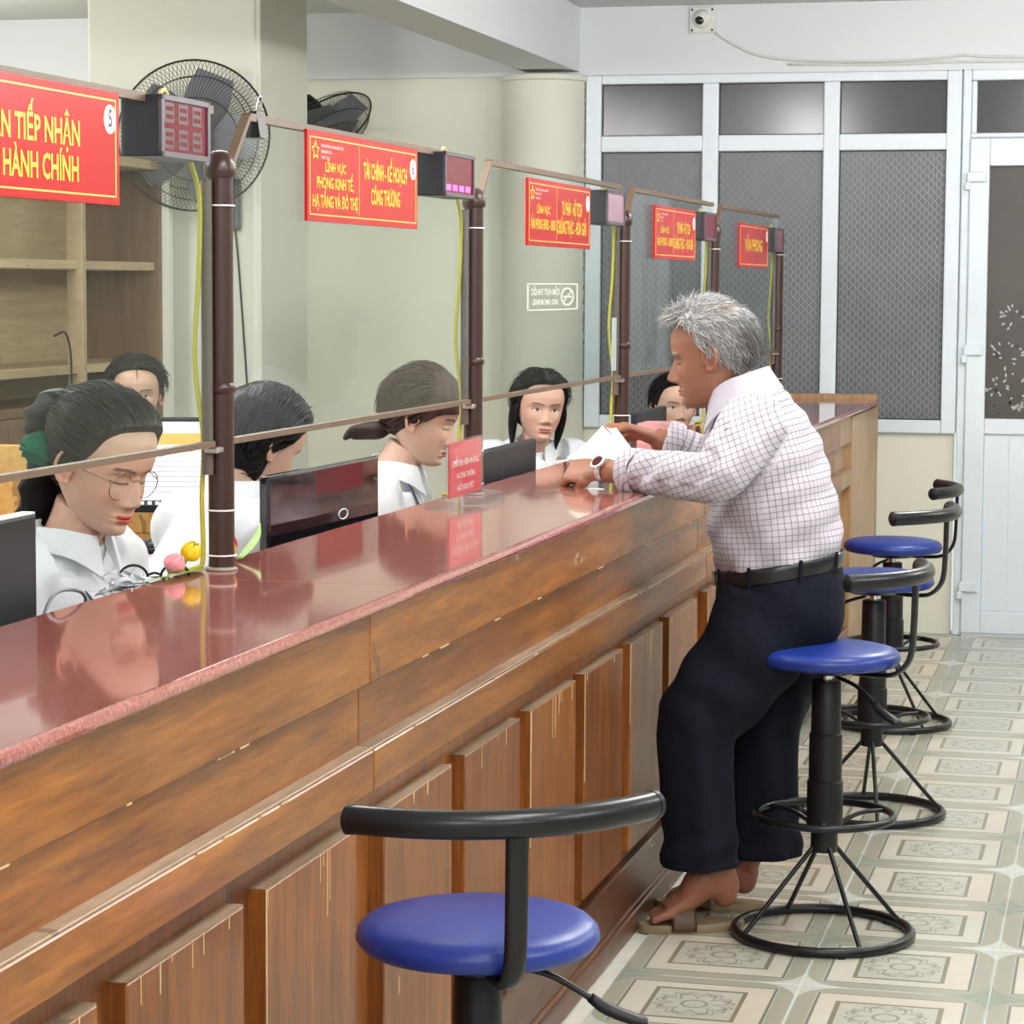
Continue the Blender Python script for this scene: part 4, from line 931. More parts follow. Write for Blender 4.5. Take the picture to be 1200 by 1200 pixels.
def hand_parts(wrist, d, n, curl=(.35, .5, .35), size=1., thumb=(.75, -.55, .35), spread=.12, flip=1):
    """palm, four unequal bent fingers and a thumb from the side of the palm; fingers bend towards n"""
    wrist = np.array(wrist, float); d = np.array(d, float); d /= np.linalg.norm(d); n = np.array(n, float); n -= d*np.dot(n, d); n /= np.linalg.norm(n); s = np.cross(d, n)*flip
    o = [tube([wrist-d*.02, wrist+d*.015, wrist+d*.05*size, wrist+d*.088*size], [(.026*size, .019*size), (.031*size, .018*size), (.041*size, .015*size), (.039*size, .012*size)], 14, side=s, n=10)]
    for k, (off, L, r) in enumerate(((-.030, .074, .0092), (-.010, .083, .0096), (.0105, .077, .0092), (.029, .060, .0082))):
        p = wrist+d*(.080-.004*abs(k-1))*size+s*off*size; dd = d+s*spread*(k-1.5)*.5; dd /= np.linalg.norm(dd); P = [p]; a = 0
        for c_, fr in zip(curl, (.45, .31, .24)):
            a += c_*(1+.08*(k-1)); v = dd*math.cos(a)+n*math.sin(a); p = p+v*L*fr*size; P.append(p)
        o.append(tube(P, [r*1.05*size, r*size, r*.93*size, r*.72*size], 10, n=12)); o.append(ellipsoid(P[-1], (r*.74*size,)*3, 8, 6))
    p = wrist+d*.028*size-s*.030*size; v1 = d*thumb[0]+s*thumb[1]+n*thumb[2]; v1 /= np.linalg.norm(v1); v2 = d*(thumb[0]+.35)+s*thumb[1]*.25+n*(thumb[2]+.15); v2 /= np.linalg.norm(v2)
    P = [p, p+v1*.040*size, p+v1*.040*size+v2*.030*size, p+v1*.04*size+v2*.052*size]; o.append(tube(P, [.0145*size, .0118*size, .0105*size, .0075*size], 10, n=10)); o.append(ellipsoid(P[-1], (.0078*size,)*3, 8, 6))
    return o
def shirt_collar(nb, F, L, r, h, flap, up, m_, par, spread=.5):
    """folded shirt collar: a band round the neck that opens at the front, with two pointed flaps"""
    n = 28; v = []; f = []
    for k, a in enumerate(np.linspace(.32, 2*PI-.32, n)):
        c, s = math.cos(a), math.sin(a); front = max(0, c)**2
        b0 = nb+F*c*r*1.02+L*s*r; inn = b0-up*.004; topp = nb+F*c*r*.96+L*s*r*.96+up*(h*(1-.55*front)); fold = nb+F*c*r*1.10+L*s*r*1.10+up*(h*(1-.55*front)+.001)
        fl = nb+F*(c*r*1.32+front*flap*.55)+L*(s*r*1.35)+up*(-.012-flap*front**1.5*.95); fl2 = fl-F*c*.004-L*s*.004-up*.002
        v += [inn, topp, fold, fl, fl2]
    for k in range(n-1):
        for q in range(5): f.append((k*5+q, k*5+(q+1) % 5, (k+1)*5+(q+1) % 5, (k+1)*5+q))
    f += [(0, 1, 2, 3, 4)[::-1], tuple((n-1)*5+q for q in range(5))]
    o = obj('collar', v, f, m_, par, True, True, auto=50); return o
def office_chair(x, y, rz, lab):
    t = thing('office_chair', lab, 'chair', (x, y, 0), rz, group='black office chairs')      # faces local +x
    obj('seat', *boxm((-.21, -.22, .40), (.23, .22, .455), .03, 3), BLACKP, t, smooth=True, auto=50)
    v, f = boxm((-.27, -.21, .52), (-.225, .21, .93), .02, 3); v = np.array(v); v[:, 0] -= .12*(v[:, 1]/.21)**2*-.25; obj('backrest', v, f, BLACKP, t, smooth=True, auto=50)
    obj('back_bar', *tube([(-.05, 0, .39), (-.26, 0, .40), (-.275, 0, .6)], .016, 8, n=10), BLACKM, t, smooth=True)
    obj('column', *lathe([(0, .06), (.03, .06), (.03, .25), (.02, .26), (.02, .40), (0, .40)], 16), BLACKM, t, smooth=True, auto=40)
    for k in range(5):
        a = 2*PI*k/5; c, s = math.cos(a), math.sin(a); lg = obj('leg', *tube([(c*.02, s*.02, .09), (c*.27, s*.27, .065)], [(.018, .014), (.012, .01)], 8), BLACKM, t, smooth=True, auto=40)
        v, f = lathe([(0, -.012), (.026, -.012), (.028, 0), (.026, .012), (0, .012)], 16); obj('caster', np.stack([v[:, 0]+c*.27, v[:, 2]+s*.27, v[:, 1]+.028], 1), f, BLACKP, lg, smooth=True, auto=40)
BLK = (.008, .007, .007); BLK2 = (.024, .019, .018)
HL_F = [(0, -.3), (.2, -.22), (.33, -.12), (.42, -.03), (.52, .07), (.64, .15), (.76, .20), (.83, .25), (.88, .34), (.94, .5), (1, .7)]
HL_BANG = [(0, -.3), (.2, -.22), (.33, -.12), (.42, -.02), (.5, .12), (.58, .20), (.62, .28), (.66, .45), (.74, .6), (1, .8)]
HL_BACK = [(0, .02), (.1, .03), (.2, .03), (.33, .01), (.42, .0), (.52, .07), (.64, .15), (.76, .20), (.83, .25), (.88, .34), (.94, .5), (1, .7)]
def woman(lab, hc, yaw, pitch, roll, byaw, lean, H=.222, hl=HL_F, t0=.065, style='pony', eyes='down', lip=(.45, .09, .07), skin=(.66, .42, .32), chair=True, hairc=(BLK, BLK2), legl=.27, colh=.030, colr=.060, detail=True):
    hc = np.array(hc, float); F = np.array([math.cos(byaw), math.sin(byaw), 0]); L = np.array([-F[1], F[0], 0]); Z = np.array([0, 0, 1.])
    Rh = Rot(yaw, pitch, roll); hf = Rh@np.array([1., 0, 0])
    nb = hc-np.array([hf[0], hf[1], 0])*.055-F*.02-Z*.142
    hip = np.array([nb[0], nb[1], 0])-F*lean+Z*.54
    root = thing('person', lab, 'person', (hip[0], hip[1], 0))
    hv, hf_, hcol, par = head_mesh(H, skin, lip, BLK2, eyes=eyes, nseg=150 if detail else 110, nring=130 if detail else 96)
    eo = []
    for q in (-1, 1): eo += ear_mesh(H, q)
    ev, ef = remesh(eo, .0026, 3)
    hv = hv@Rh.T+hc; ev = ev@Rh.T+hc
    up = (nb-hip); upn = up/np.linalg.norm(up)
    ch = hip+up*.62-F*.01; wa = hip+up*.28; shc = hip+up*.93-F*.01
    jaw = Rh@(np.array([-.06, 0, -.36])*H)+hc
    neck = tube([nb-upn*.05, nb+upn*.0, nb*.45+jaw*.55, jaw], [(.060, .058), (.050, .052), (.046, .050), (.047, .05)], 18, side=L, n=10)
    core = tube([hip, wa, ch, shc, nb-upn*.01], [(.12, .08), (.10, .07), (.11, .07), (.11, .05), (.045, .045)], 18, side=L, n=16)
    def arm(q):
        sh = shc+L*q*.150-upn*.005; el = sh-Z*.235+F*.05+L*q*.045; wr = el+F*.20+L*q*-.06+Z*.0
        wr[2] = max(.80, el[2]-.02); el[2] = max(el[2], .775)
        return sh, el, wr
    parts = [neck, core]; slv = []
    for q in (-1, 1):
        sh, el, wr = arm(q); dd = (wr-el)/np.linalg.norm(wr-el)
        parts.append(tube([sh, el, wr], [.042, .036, .026], 12, n=14)); parts += hand_parts(wr, dd, -Z*.9+L*-q*.2, (.3, .35, .3), .92, flip=q)
        slv.append(tube([sh-L*q*.05, sh+L*q*.012-upn*.01, sh*.45+el*.55, el, el*.5+wr*.5, wr-dd*.03], [.072, .071, .058, .052, .045, .041], 16, n=22))
    bv, bf = remesh(parts, .0045, 3); bc = np.ones((len(bv), 3))*np.array(skin)
    v, f = join([(bv, bf), (hv, hf_), (ev, ef)]); cols = np.concatenate([bc, hcol, np.ones((len(ev), 3))*np.array(skin)*np.array([1, .9, .88])])
    body = obj('body', v, f, SKIN, root, True, True, cols)
    # shirt
    tor = tube([hip-upn*.02, wa, ch+F*.008, hip+up*.8, shc+upn*.012, nb-upn*.006, nb+upn*.012], [(.168, .125), (.145, .115), (.168, .122), (.168, .105), (.142, .082), (.068, .064), (.058, .060)], 28, side=L, n=30)
    bust = [ellipsoid(ch+F*.085+L*q*.072+upn*.0, (.062, .062, .06), 14, 10) for q in (-1, 1)]
    sv, sf = remesh([tor]+slv+bust, .0065, 7)
    r = np.random.default_rng(int(abs(hc[1])*100)); wr_ = sum(np.sin(sv@r.normal(0, 38, 3)+r.uniform(0, 6))*.0011 for k in range(8)); sv = sv+np.stack([wr_, wr_*.7, wr_*.3], 1)
    so = obj('shirt', sv, sf, SHIRT, root, True, True)
    shirt_collar(nb+upn*.002, F, L, colr, colh, .060, upn, SHIRT, so)
    if detail:
        for k in range(4): p = ch+F*(.126-.003*k)+upn*(.06-.055*k); obj('button', *ellipsoid(p, (.005, .005, .005), 10, 6), WHT, so, True, True)
    # seated legs
    lg = []
    for q in (-1, 1):
        k0_ = hip+L*q*.09+F*.0-Z*.02; kn = k0_+F*legl; kn[2] = .50; an = kn+F*.02; an[2] = .07
        lg += [tube([k0_, kn, kn-Z*.02+F*.01, an], [.09, .065, .062, .045], 14, n=20), tube([an-F*.06-Z*.03, an+F*.13-Z*.04], [(.04, .035), (.038, .02)], 12)]
    lg.append(tube([hip-Z*.08, hip+Z*.05], [(.17, .13), (.165, .125)], 18, side=L))
    tv, tf = remesh(lg, .010, 4); obj('trousers', tv, tf, DARKT, root, True, True)
    # hair
    ex = None
    if style == 'bun': ex = lambda x, y, z, a: .05*G(z-.86, .16)*sm(-x, -.1, .25)
    if style == 'low': ex = lambda x, y, z, a: .05*G(z-.3, .2)*sm(-x, -.05, .2)
    v, f, c, mk = hair_shell(par, H, hl, t0, 0, .006, hairc[0], hairc[1], ex)
    hp = [(v, f)]; hcs = [c]
    def strand(P, rads, wob=.004, **k):
        P = np.array(P)*H; q = tube(P, np.array(rads)*H, 14, n=24, **k); vv = q[0]; ph = np.arctan2(vv[:, 1], vv[:, 2]); vv = vv+wob*np.sin(vv[:, 2:3]*90+ph[:, None]*5)*np.array([[1, 1, 0]])
        hp.append((vv, q[1])); hcs.append(np.ones((len(vv), 3))*np.array(hairc[0]))
    if style == 'pony': strand([(-.30, 0, -.22), (-.42, -.02, -.29), (-.58, -.03, -.36), (-.70, -.02, -.42), (-.73, -.02, -.50)], [(.06, .06), (.085, .095), (.09, .085), (.075, .07), (.02, .02)])
    if style in ('bun', 'long'):
        strand([(-.30, 0, .06), (-.42, 0, -.20), (-.42, 0, -.55), (-.36, 0, -.95), (-.33, 0, -1.15)], [(.26, .10), (.28, .12), (.27, .12), (.22, .08), (.1, .03)], side=(0, 1, 0))
    if style == 'bun': strand([(-.30, -.05, .24), (-.46, -.04, .22), (-.58, -.02, .08), (-.52, .0, -.08)], [(.16, .15), (.21, .19), (.20, .17), (.08, .08)])
    if style in ('low', 'long'):
        for q in (-1, 1): strand([(-.02, q*.32, .16), (-.07, q*.37, -.08), (-.12, q*.36, -.34), (-.16, q*.33, -.62)], [(.05, .12), (.06, .15), (.055, .13), (.02, .05)], wob=0, side=(0, 1, 0))
    T_ = {'bun': (-.5, -.03, .15), 'pony': (-.42, 0, -.28)}.get(style, (-.40, 0, -.55)); T_ = np.array(T_); rs = np.random.default_rng(int(abs(hc[0]*hc[1])*1000) % 9999)
    for i in rs.choice(np.where(mk > .55)[0], 1900 if detail else 900):
        p = v[i]/H; cn = np.array([p[0]+.04, p[1], p[2]-.05]); cn /= np.linalg.norm(cn); fl_ = T_-p
        if hl is HL_BANG and p[0] > .12: continue
        if style in ('low', 'cap', 'long') and p[2] > -.1: fl_ = fl_+np.array([0, np.sign(p[1])*.5, .25*(p[0] > 0)])
        dist = np.linalg.norm(fl_); fl_ = fl_-cn*np.dot(fl_, cn); fl_ /= np.linalg.norm(fl_)+1e-9; fl_ = fl_+rs.normal(0, .07, 3); ln = min(rs.uniform(.12, .34), dist*.8)
        wd2 = rs.uniform(.004, .011); sd = np.cross(fl_, cn)*wd2; q_ = []
        for t_ in (0, .33, .66, 1): m_ = p+fl_*ln*t_+cn*(-(ln*t_)**2/.85+.010*math.sin(PI*t_)+.002-.006*(t_ == 0)); k_ = 1-.75*t_**3; q_ += [m_-sd*k_, m_+sd*k_, m_+cn*.006*k_]
        hp.append((np.array(q_)*H, [(a_+3*j, a_+3*j+3, b2+3*j+3, b2+3*j) for j in range(3) for a_, b2 in ((0, 1), (1, 2), (2, 0))])); hcs.append(np.ones((12, 3))*(np.array(hairc[0])*(1-(u_ := rs.random()))+np.array(hairc[1])*u_)*rs.uniform(.7, 1.35))
    v, f = join(hp); obj('hair', v@Rh.T+hc, f, HAIR, root, True, True, np.concatenate(hcs))
    if chair: office_chair(hip[0]-F[0]*.02, hip[1]-F[1]*.02, byaw, 'black office chair under the '+chair)
    return root, Rh, hc, dict(nb=nb, F=F, L=L, up=upn, ch=ch, H=H)
rad = math.radians
# the woman with glasses at the left
w1, R1, c1, i1 = woman('woman in a white shirt with glasses, red lips and a green scrunchie, looking down', (-1.682, 3.955, 1.200), rad(-18), rad(19), rad(-2), rad(-10), .16, .228, style='bun', eyes='down', lip=(.62, .05, .035), skin=(.70, .43, .33), chair='woman in glasses')
e = [tube([np.array([.335, s_*.155+.115*math.cos(a), -.055+.105*math.sin(a)])*.228 for a in np.linspace(0, 2*PI, 30, endpoint=False)], .0011, 6, closed=True) for s_ in (-1, 1)]
e += [tube([np.array(p)*.228 for p in [(.345, -.04, -.02), (.37, 0, .0), (.345, .04, -.02)]], .0013, 6, n=8)]+[tube([np.array([.33, s_*.27, -.02])*.228, np.array([.1, s_*.36, .0])*.228, np.array([-.06, s_*.355, .02])*.228], .0011, 6, n=10) for s_ in (-1, 1)]
v, f = join(e); gl = obj('glasses', v@R1.T+c1, f, M('thin_gold_frame', (.45, .34, .24), .25, .8), w1, True, True)
for s_ in (-1, 1):
    v, f = prism([(s_*.155+.112*math.cos(a), -.055+.102*math.sin(a)) for a in np.linspace(0, 2*PI, 30, endpoint=False)], .334, .337, 0); obj('lens', (v*.228)@R1.T+c1, f, LENS, gl, True)
sv_, sf_ = ellipsoid((0, 0, 0), (.15, .26, .125), 40, 24)
an_ = np.arctan2(sv_[:, 2], sv_[:, 0]); sv_ = sv_*(1+.10*np.sin(an_*9+sv_[:, 1:2].ravel()*20))[:, None]+np.array([-.36, -.20, -.03])
obj('hair_scrunchie', (sv_*.228)@R1.T+c1, sf_, cloth('green_band_cloth', srgb(14, 104, 78), 40, .5, .6), w1, True, True)
v, f = tube([i1['nb']+i1['F']*.055+i1['L']*.02, i1['ch']+i1['F']*.13+i1['up']*.02], .002, 6, n=6)
lan = obj('lanyard_clip', *tube([i1['nb']+i1['F']*.075-i1['L']*.05-i1['up']*.07, i1['nb']+i1['F']*.115-i1['L']*.03-i1['up']*.115], [(.004, .002), (.007, .003)], 8), M('navy_lanyard', (.02, .03, .12), .5), w1, True)
# bowed woman seen from behind, beside the first post
w2, *_ = woman('woman in a white shirt bowed over her desk, seen from behind beside the first post', (-1.80, 5.10, 1.165), rad(48), rad(26), rad(6), rad(52), .20, .225, hl=HL_BACK, style='cap', eyes='down', colh=.066, colr=.070, chair='bowed woman')
# woman with ponytail
w3, R3, c3, i3 = woman('woman in a white shirt with a low ponytail, in profile behind the acrylic card stand', (-1.705, 6.03, 1.175), rad(6), rad(17), 0, rad(2), .12, .232, hl=HL_BANG, style='pony', eyes='down', hairc=((.030, .014, .012), (.075, .038, .032)), lip=(.40, .08, .08), skin=(.70, .46, .36), chair='woman with a ponytail')
v, f = tube([i3['nb']+i3['F']*.03-i3['L']*.06+i3['up']*.01, i3['nb']+i3['F']*.085-i3['L']*.055-i3['up']*.06, i3['nb']+i3['F']*.13-i3['L']*.02-i3['up']*.15, i3['nb']+i3['F']*.135-i3['L']*.005-i3['up']*.21], [(.005, .0015)]*4, 8, n=16); obj('lanyard', v, f, M('navy_lanyard'), w3, True, True)
# woman facing us
w4, R4, c4, i4 = woman('woman in a white shirt facing the camera with a stern look, behind the man\'s hands', (-1.815, 7.80, 1.115), rad(-60), rad(2), rad(-4), rad(-62), .06, .218, style='low', eyes='open', lip=(.42, .12, .10), skin=(.66, .40, .31), chair='woman facing the camera', detail=False)
w5, *_ = woman('woman partly hidden behind the man\'s face, black hair and white shirt', (-1.60, 9.06, 1.065), rad(-62), rad(0), rad(-3), rad(-75), .06, .216, style='cap', eyes='open', lip=(.42, .12, .10), skin=(.68, .44, .34), chair='woman behind the man\'s face', detail=False)
w6, *_ = woman('woman in a white shirt seated at the back, in front of the shelving cabinet', (-3.07, 7.49, 1.150), rad(-66), rad(0), 0, rad(-66), .05, .225, style='cap', eyes='open', skin=(.52, .32, .24), chair='woman at the back', detail=False)

# ------------------------------------------------------------------ the man
man = thing('person', 'grey haired man in a checked shirt and navy trousers leaning on the counter', 'person', (-.86, 5.78, 0))
SK = (.31, .142, .086); H = .243; hc = np.array([-.940, 5.80, 1.345]); Rh = Rot(rad(180+1), rad(10), rad(0))
hv, hf_, hcol, par = head_mesh(H, SK, (.26, .10, .075), (.34, .32, .30), male=True, eyes='down', wfac=.98)
eo = []
for q in (-1, 1): eo += ear_mesh(H, q)
ev, ef = remesh(eo, .0024, 2); hv = hv@Rh.T+hc; ev = ev@Rh.T+hc
Z = np.array([0, 0, 1.]); Lv = np.array([0, -1., 0])
P3 = lambda *a: np.array(a, float)
jaw = Rh@(np.array([-.08, 0, -.36])*H)+hc; nb = P3(-.862, 5.80, 1.245)
neck = tube([nb-Z*.06+P3(.02, 0, 0), nb, (nb+jaw)/2, jaw, jaw+Z*.03], [(.075, .07), (.062, .064), (.057, .06), (.057, .06), (.05, .05)], 20, side=Lv, n=12)
core = tube([(-.775, 5.8, .80), (-.785, 5.8, .95), (-.805, 5.8, 1.08), (-.83, 5.8, 1.19), nb-Z*.01], [(.13, .11), (.14, .12), (.15, .1), (.15, .08), (.06, .06)], 18, side=Lv, n=16)
# left arm on the granite, right arm raised over the paper
shL, elL, wrL = P3(-.825, 5.64, 1.178), P3(-.893, 5.54, 1.080), P3(-1.185, 5.735, 1.070)
shR, elR, wrR = P3(-.865, 5.965, 1.185), P3(-.985, 6.115, 1.078), P3(-1.125, 6.085, 1.128)
dL = P3(-.93, .34, -.02); dR = P3(-.84, -.42, .34)
armsp = [tube([elL, elL*.5+wrL*.5, wrL], [.038, .036, .0255], 14, n=12)]+hand_parts(wrL, dL, P3(.1, .55, -.75), (.75, .95, .7), 1.02, thumb=(.8, -.2, .75), flip=-1)
armsp += [tube([elR, elR*.4+wrR*.6, wrR], [.038, .034, .0265], 14, n=12)]+hand_parts(wrR, dR, P3(.25, .1, -1), (.35, .55, .45), 1.02, thumb=(.7, -.5, .6), flip=1)
av, af = remesh(armsp, .0032, 3)
feet = []
def foot(ank, heel, toe):
    ank, heel, toe = map(lambda q: np.array(q, float), (ank, heel, toe)); d = toe-heel; d /= np.linalg.norm(d); s = np.cross(Z, d); s /= np.linalg.norm(s); Lf = np.linalg.norm(toe-heel)
    o = [tube([ank+Z*.10, ank+Z*.02, heel+Z*.05+d*.022, heel+Z*.026+d*.022], [(.034, .038), (.033, .039), (.033, .037), (.028, .03)], 14, n=12, side=s), ellipsoid(heel+Z*.030+d*.022, (.032, .031, .034), 14, 10)]
    o.append(tube([heel+d*.02+Z*.04, ank+d*.03-Z*.01, heel+d*Lf*.55+Z*.036, heel+d*Lf*.8+Z*.022], [(.032, .035), (.034, .045), (.040, .030), (.043, .017)], 14, side=s, n=12))
    for k, (off, ln, r) in enumerate(((.032, .235, .0125), (.012, .238, .0095), (-.005, .228, .009), (-.02, .215, .0085), (-.034, .2, .008))):
        b = heel+d*Lf*.72+s*off+Z*.017; t_ = heel+d*(Lf*(.72+ln))+s*off+Z*.012; o.append(tube([b, b*.5+t_*.5+Z*.003, t_], [r*1.1, r, r*.8], 8, n=6)); o.append(ellipsoid(t_, (r*.85,)*3, 8, 6))
    return o
fL = dict(ank=(-.895, 5.705, .135), heel=(-.862, 5.735, .058), toe=(-1.050, 5.655, .020)); fR = dict(ank=(-.866, 5.905, .125), heel=(-.842, 5.92, .045), toe=(-1.050, 5.885, .020))
shin = [tube([(-.782, 5.72, .80), (-.93, 5.675, .49), (-.905, 5.70, .15), fL['ank']], [.07, .05, .036, .034], 12, n=16), tube([(-.76, 5.88, .80), (-.81, 5.905, .46), (-.85, 5.905, .15), fR['ank']], [.07, .05, .036, .034], 12, n=16)]
fv, ff = remesh(foot(**fL)+foot(**fR)+shin+[core], .0038, 7)
cv, cf_ = remesh([neck, core, tube([shL, elL], [.05, .04], 12), tube([shR, elR], [.05, .04], 12)], .006, 3)
v, f = join([(cv, cf_), (av, af), (fv, ff), (hv, hf_), (ev, ef)])
sk = np.array(SK); cols = np.concatenate([np.ones((len(cv), 3))*sk, np.ones((len(av), 3))*sk*np.array([1.06, .95, .9]), np.ones((len(fv), 3))*sk*np.array([.92, .78, .78]), hcol, np.ones((len(ev), 3))*sk*np.array([1.05, .88, .82])])
n0 = rng.normal(0, 1, (6, 3)); blot = sum(np.sin(v@q*55) for q in n0)/6; cols = cols*(1+.10*blot[:, None])
obj('body', v, f, SKIN, man, True, True, cols)
# checked shirt: torso and sleeves as one skin, the weave follows each limb
def axis_coords(pts, path, side):
    """(around, along, dist/radius) of points against a polyline"""
    path = np.asarray(path, float); seg = path[1:]-path[:-1]; sl_ = np.linalg.norm(seg, axis=1); cum = np.concatenate([[0], np.cumsum(sl_)])
    best = np.full(len(pts), 1e9); along = np.zeros(len(pts)); rel = np.zeros((len(pts), 3)); tg = np.zeros((len(pts), 3))
    for i in range(len(seg)):
        t_ = np.clip(((pts-path[i])@seg[i])/sl_[i]**2, 0, 1); q = path[i]+t_[:, None]*seg[i]; d_ = np.linalg.norm(pts-q, axis=1); m_ = d_ < best
        best[m_] = d_[m_]; along[m_] = cum[i]+t_[m_]*sl_[i]; rel[m_] = (pts-q)[m_]; tg[m_] = seg[i]/sl_[i]
    s = np.asarray(side, float)-tg*(tg@np.asarray(side, float))[:, None]; s /= np.linalg.norm(s, axis=1)[:, None]; o_ = np.cross(tg, s)
    return np.arctan2((rel*o_).sum(1), (rel*s).sum(1)), along, best
tp = [(-.772, 5.8, .80), (-.778, 5.8, .87), (-.785, 5.8, .96), (-.80, 5.8, 1.06), (-.818, 5.8, 1.14), (-.838, 5.8, 1.205), (-.856, 5.8, 1.243), (-.866, 5.8, 1.262)]
tr_ = [(.146, .124), (.164, .148), (.174, .152), (.184, .140), (.182, .126), (.150, .098), (.078, .076), (.066, .066)]
slL = [shL-Lv*.05+P3(.01, 0, .01), shL, shL*.5+elL*.5+P3(.012, -.012, 0), elL+P3(.006, -.004, -.002), elL*.62+wrL*.38, elL*.30+wrL*.70+P3(0, 0, .004)]
slR = [shR+Lv*.05+P3(.01, 0, .01), shR, shR*.5+elR*.5+P3(.0, .012, 0), elR, elR*.5+wrR*.5, elR*.25+wrR*.75]
tl = tube(tp, tr_, 36, side=Lv, n=36); s1 = tube(slL, [.076, .080, .071, .060, .054, .051], 20, n=34); s2 = tube(slR, [.075, .078, .066, .058, .05, .048], 18, n=30)
sv, sf = remesh([tl, s1, s2], .0055, 6)
a0, l0, d0 = axis_coords(sv, spline(tp, 24), (0, 1, 0)); aL, lL, dLs = axis_coords(sv, spline(slL, 24), (.4, .9, .2)); aR, lR, dRs = axis_coords(sv, spline(slR, 24), (0, -1, 0))
isL = dLs/.075 < d0/.155; isR = (dRs/.07 < d0/.155)&~isL
vec = np.stack([a0*.15, l0, a0*0], 1); uh = (elL-shL)/np.linalg.norm(elL-shL); fh = (wrL-elL)/np.linalg.norm(wrL-elL); bs = (uh+fh)/np.linalg.norm(uh+fh); wbl = sm((sv-elL)@bs, -.04, .04); alL = (1-wbl)*((sv-elL)@uh)+wbl*((sv-elL)@fh)
cr_, sr_ = math.cos(.38), math.sin(.38); vec[isL] = np.stack([sv[:, 0]*cr_+sv[:, 2]*sr_, sv[:, 2]*cr_-sv[:, 0]*sr_, aL*0], 1)[isL]; vec[isR] = np.stack([aR*.06, lR+.6, aR*0], 1)[isR]
r = np.random.default_rng(11)
ctr = np.stack([np.interp(sv[:, 2], [p[2] for p in tp], [p[0] for p in tp]), np.full(len(sv), 5.8), sv[:, 2]], 1); nrm = sv-ctr; nrm /= np.linalg.norm(nrm, axis=1)[:, None]+1e-9
fold = .0045*np.sin(sv[:, 0]*46+sv[:, 2]*52+2*np.sin(sv[:, 2]*16))*sm(sv[:, 2], 1.12, .84)+.003*np.sin(sv[:, 0]*-60+sv[:, 2]*75+1.2*np.sin(sv[:, 1]*20))
fold = fold+np.where(isL, .005*np.sin(lL*75+aL*1.6)*sm(lL, .05, .16), 0)+sum(np.sin(sv@r.normal(0, 30, 3)+r.uniform(0, 6))*.0012 for k in range(6))
sv = sv+nrm*fold[:, None]
so = obj('shirt', sv, sf, CHECK, man, True, True, vec=vec)
cup = P3(-.35, 0, .94); CUFF = cloth('plain_collar_cotton', srgb(198, 193, 204), 20, .2)
shirt_collar(P3(-.862, 5.8, 1.248), P3(-.94, 0, -.34), P3(0, -1, 0), .071, .046, .05, cup, CUFF, so)
for wr_, el_, pw_ in ((wrL, elL, .70), (wrR, elR, .74)):
    p = el_*(1-pw_)+wr_*pw_; d_ = (wr_-el_)/np.linalg.norm(wr_-el_); Pc = [p-d_*.028, p-d_*.02, p+d_*.006, p+d_*.014, p+d_*.010]
    v, f = tube(Pc, [.053, .0565, .0565, .0545, .049], 24, n=None, caps=False)
    v = v+.0025*np.sin(v@P3(40, 70, 50))[:, None]*d_; o = obj('rolled_cuff', v, f, CHECK, so, True, True, vec=np.stack([v@P3(0, .7, .7), v@P3(1, .2, 0), v[:, 0]*0], 1))
# trousers
pel = tube([(-.772, 5.8, .862), (-.768, 5.8, .80), (-.775, 5.8, .72), (-.80, 5.8, .655)], [(.160, .139), (.172, .150), (.172, .142), (.12, .09)], 32, side=Lv, n=16)
lL_ = tube([(-.775, 5.715, .78), (-.815, 5.705, .68), (-.885, 5.685, .575), (-.94, 5.672, .49), (-.942, 5.675, .36), (-.936, 5.685, .24), (-.934, 5.69, .160)], [(.09, .125), (.098, .122), (.097, .110), (.094, .098), (.09, .090), (.089, .090), (.090, .094)], 26, side=Lv, n=34)
lR_ = tube([(-.755, 5.885, .78), (-.765, 5.892, .66), (-.80, 5.90, .52), (-.815, 5.905, .42), (-.818, 5.905, .28), (-.815, 5.905, .140)], [(.09, .12), (.097, .112), (.09, .092), (.086, .084), (.085, .084), (.088, .092)], 26, side=Lv, n=34)
tv, tf = remesh([pel, lL_, lR_], .006, 3)
cxx = np.where(tv[:, 1] < 5.79, np.interp(tv[:, 2], [.16, .36, .49, .575, .68, .78], [-.934, -.942, -.94, -.885, -.815, -.775]), np.interp(tv[:, 2], [.14, .42, .52, .66, .78], [-.815, -.815, -.80, -.765, -.755]))
cyy = np.where(tv[:, 1] < 5.79, 5.69, 5.90); nn = np.stack([tv[:, 0]-cxx, tv[:, 1]-cyy, tv[:, 2]*0], 1); nn /= np.linalg.norm(nn, axis=1)[:, None]+1e-9
fd = .006*np.sin(tv[:, 2]*46+tv[:, 0]*30+1.6*np.sin(tv[:, 2]*13))*G(tv[:, 2]-.66, .12)+.0045*np.sin(tv[:, 2]*70-tv[:, 0]*20)*G(tv[:, 2]-.2, .07)+.004*np.sin(tv[:, 0]*60+tv[:, 1]*50+tv[:, 2]*9)*sm(tv[:, 2], .75, .4)
tv = tv+nn*fd[:, None]; tro = obj('trousers', tv, tf, NAVY, man, True, True)
bp = [(-.772+.147*math.cos(a), 5.8+.168*math.sin(a), .848+.026*math.cos(a)) for a in np.linspace(0, 2*PI, 48, endpoint=False)]
blt = obj('belt', *tube(bp, [(.019, .0035)]*48, 10, closed=True, side=(.12, 0, 1)), M('black_leather', (.012, .012, .014), .28, var=.1, bmp=.1), man, True, True)
for a in (-2.6, -1.9, -1.1, -.4):
    c = P3(-.772+.152*math.cos(a), 5.8+.173*math.sin(a), .848+.026*math.cos(a)); obj('belt_loop', *tube([c-Z*.024, c+Z*.024], [(.005, .003)]*2, 8, side=(-math.sin(a), math.cos(a), 0)), NAVY, tro, True)
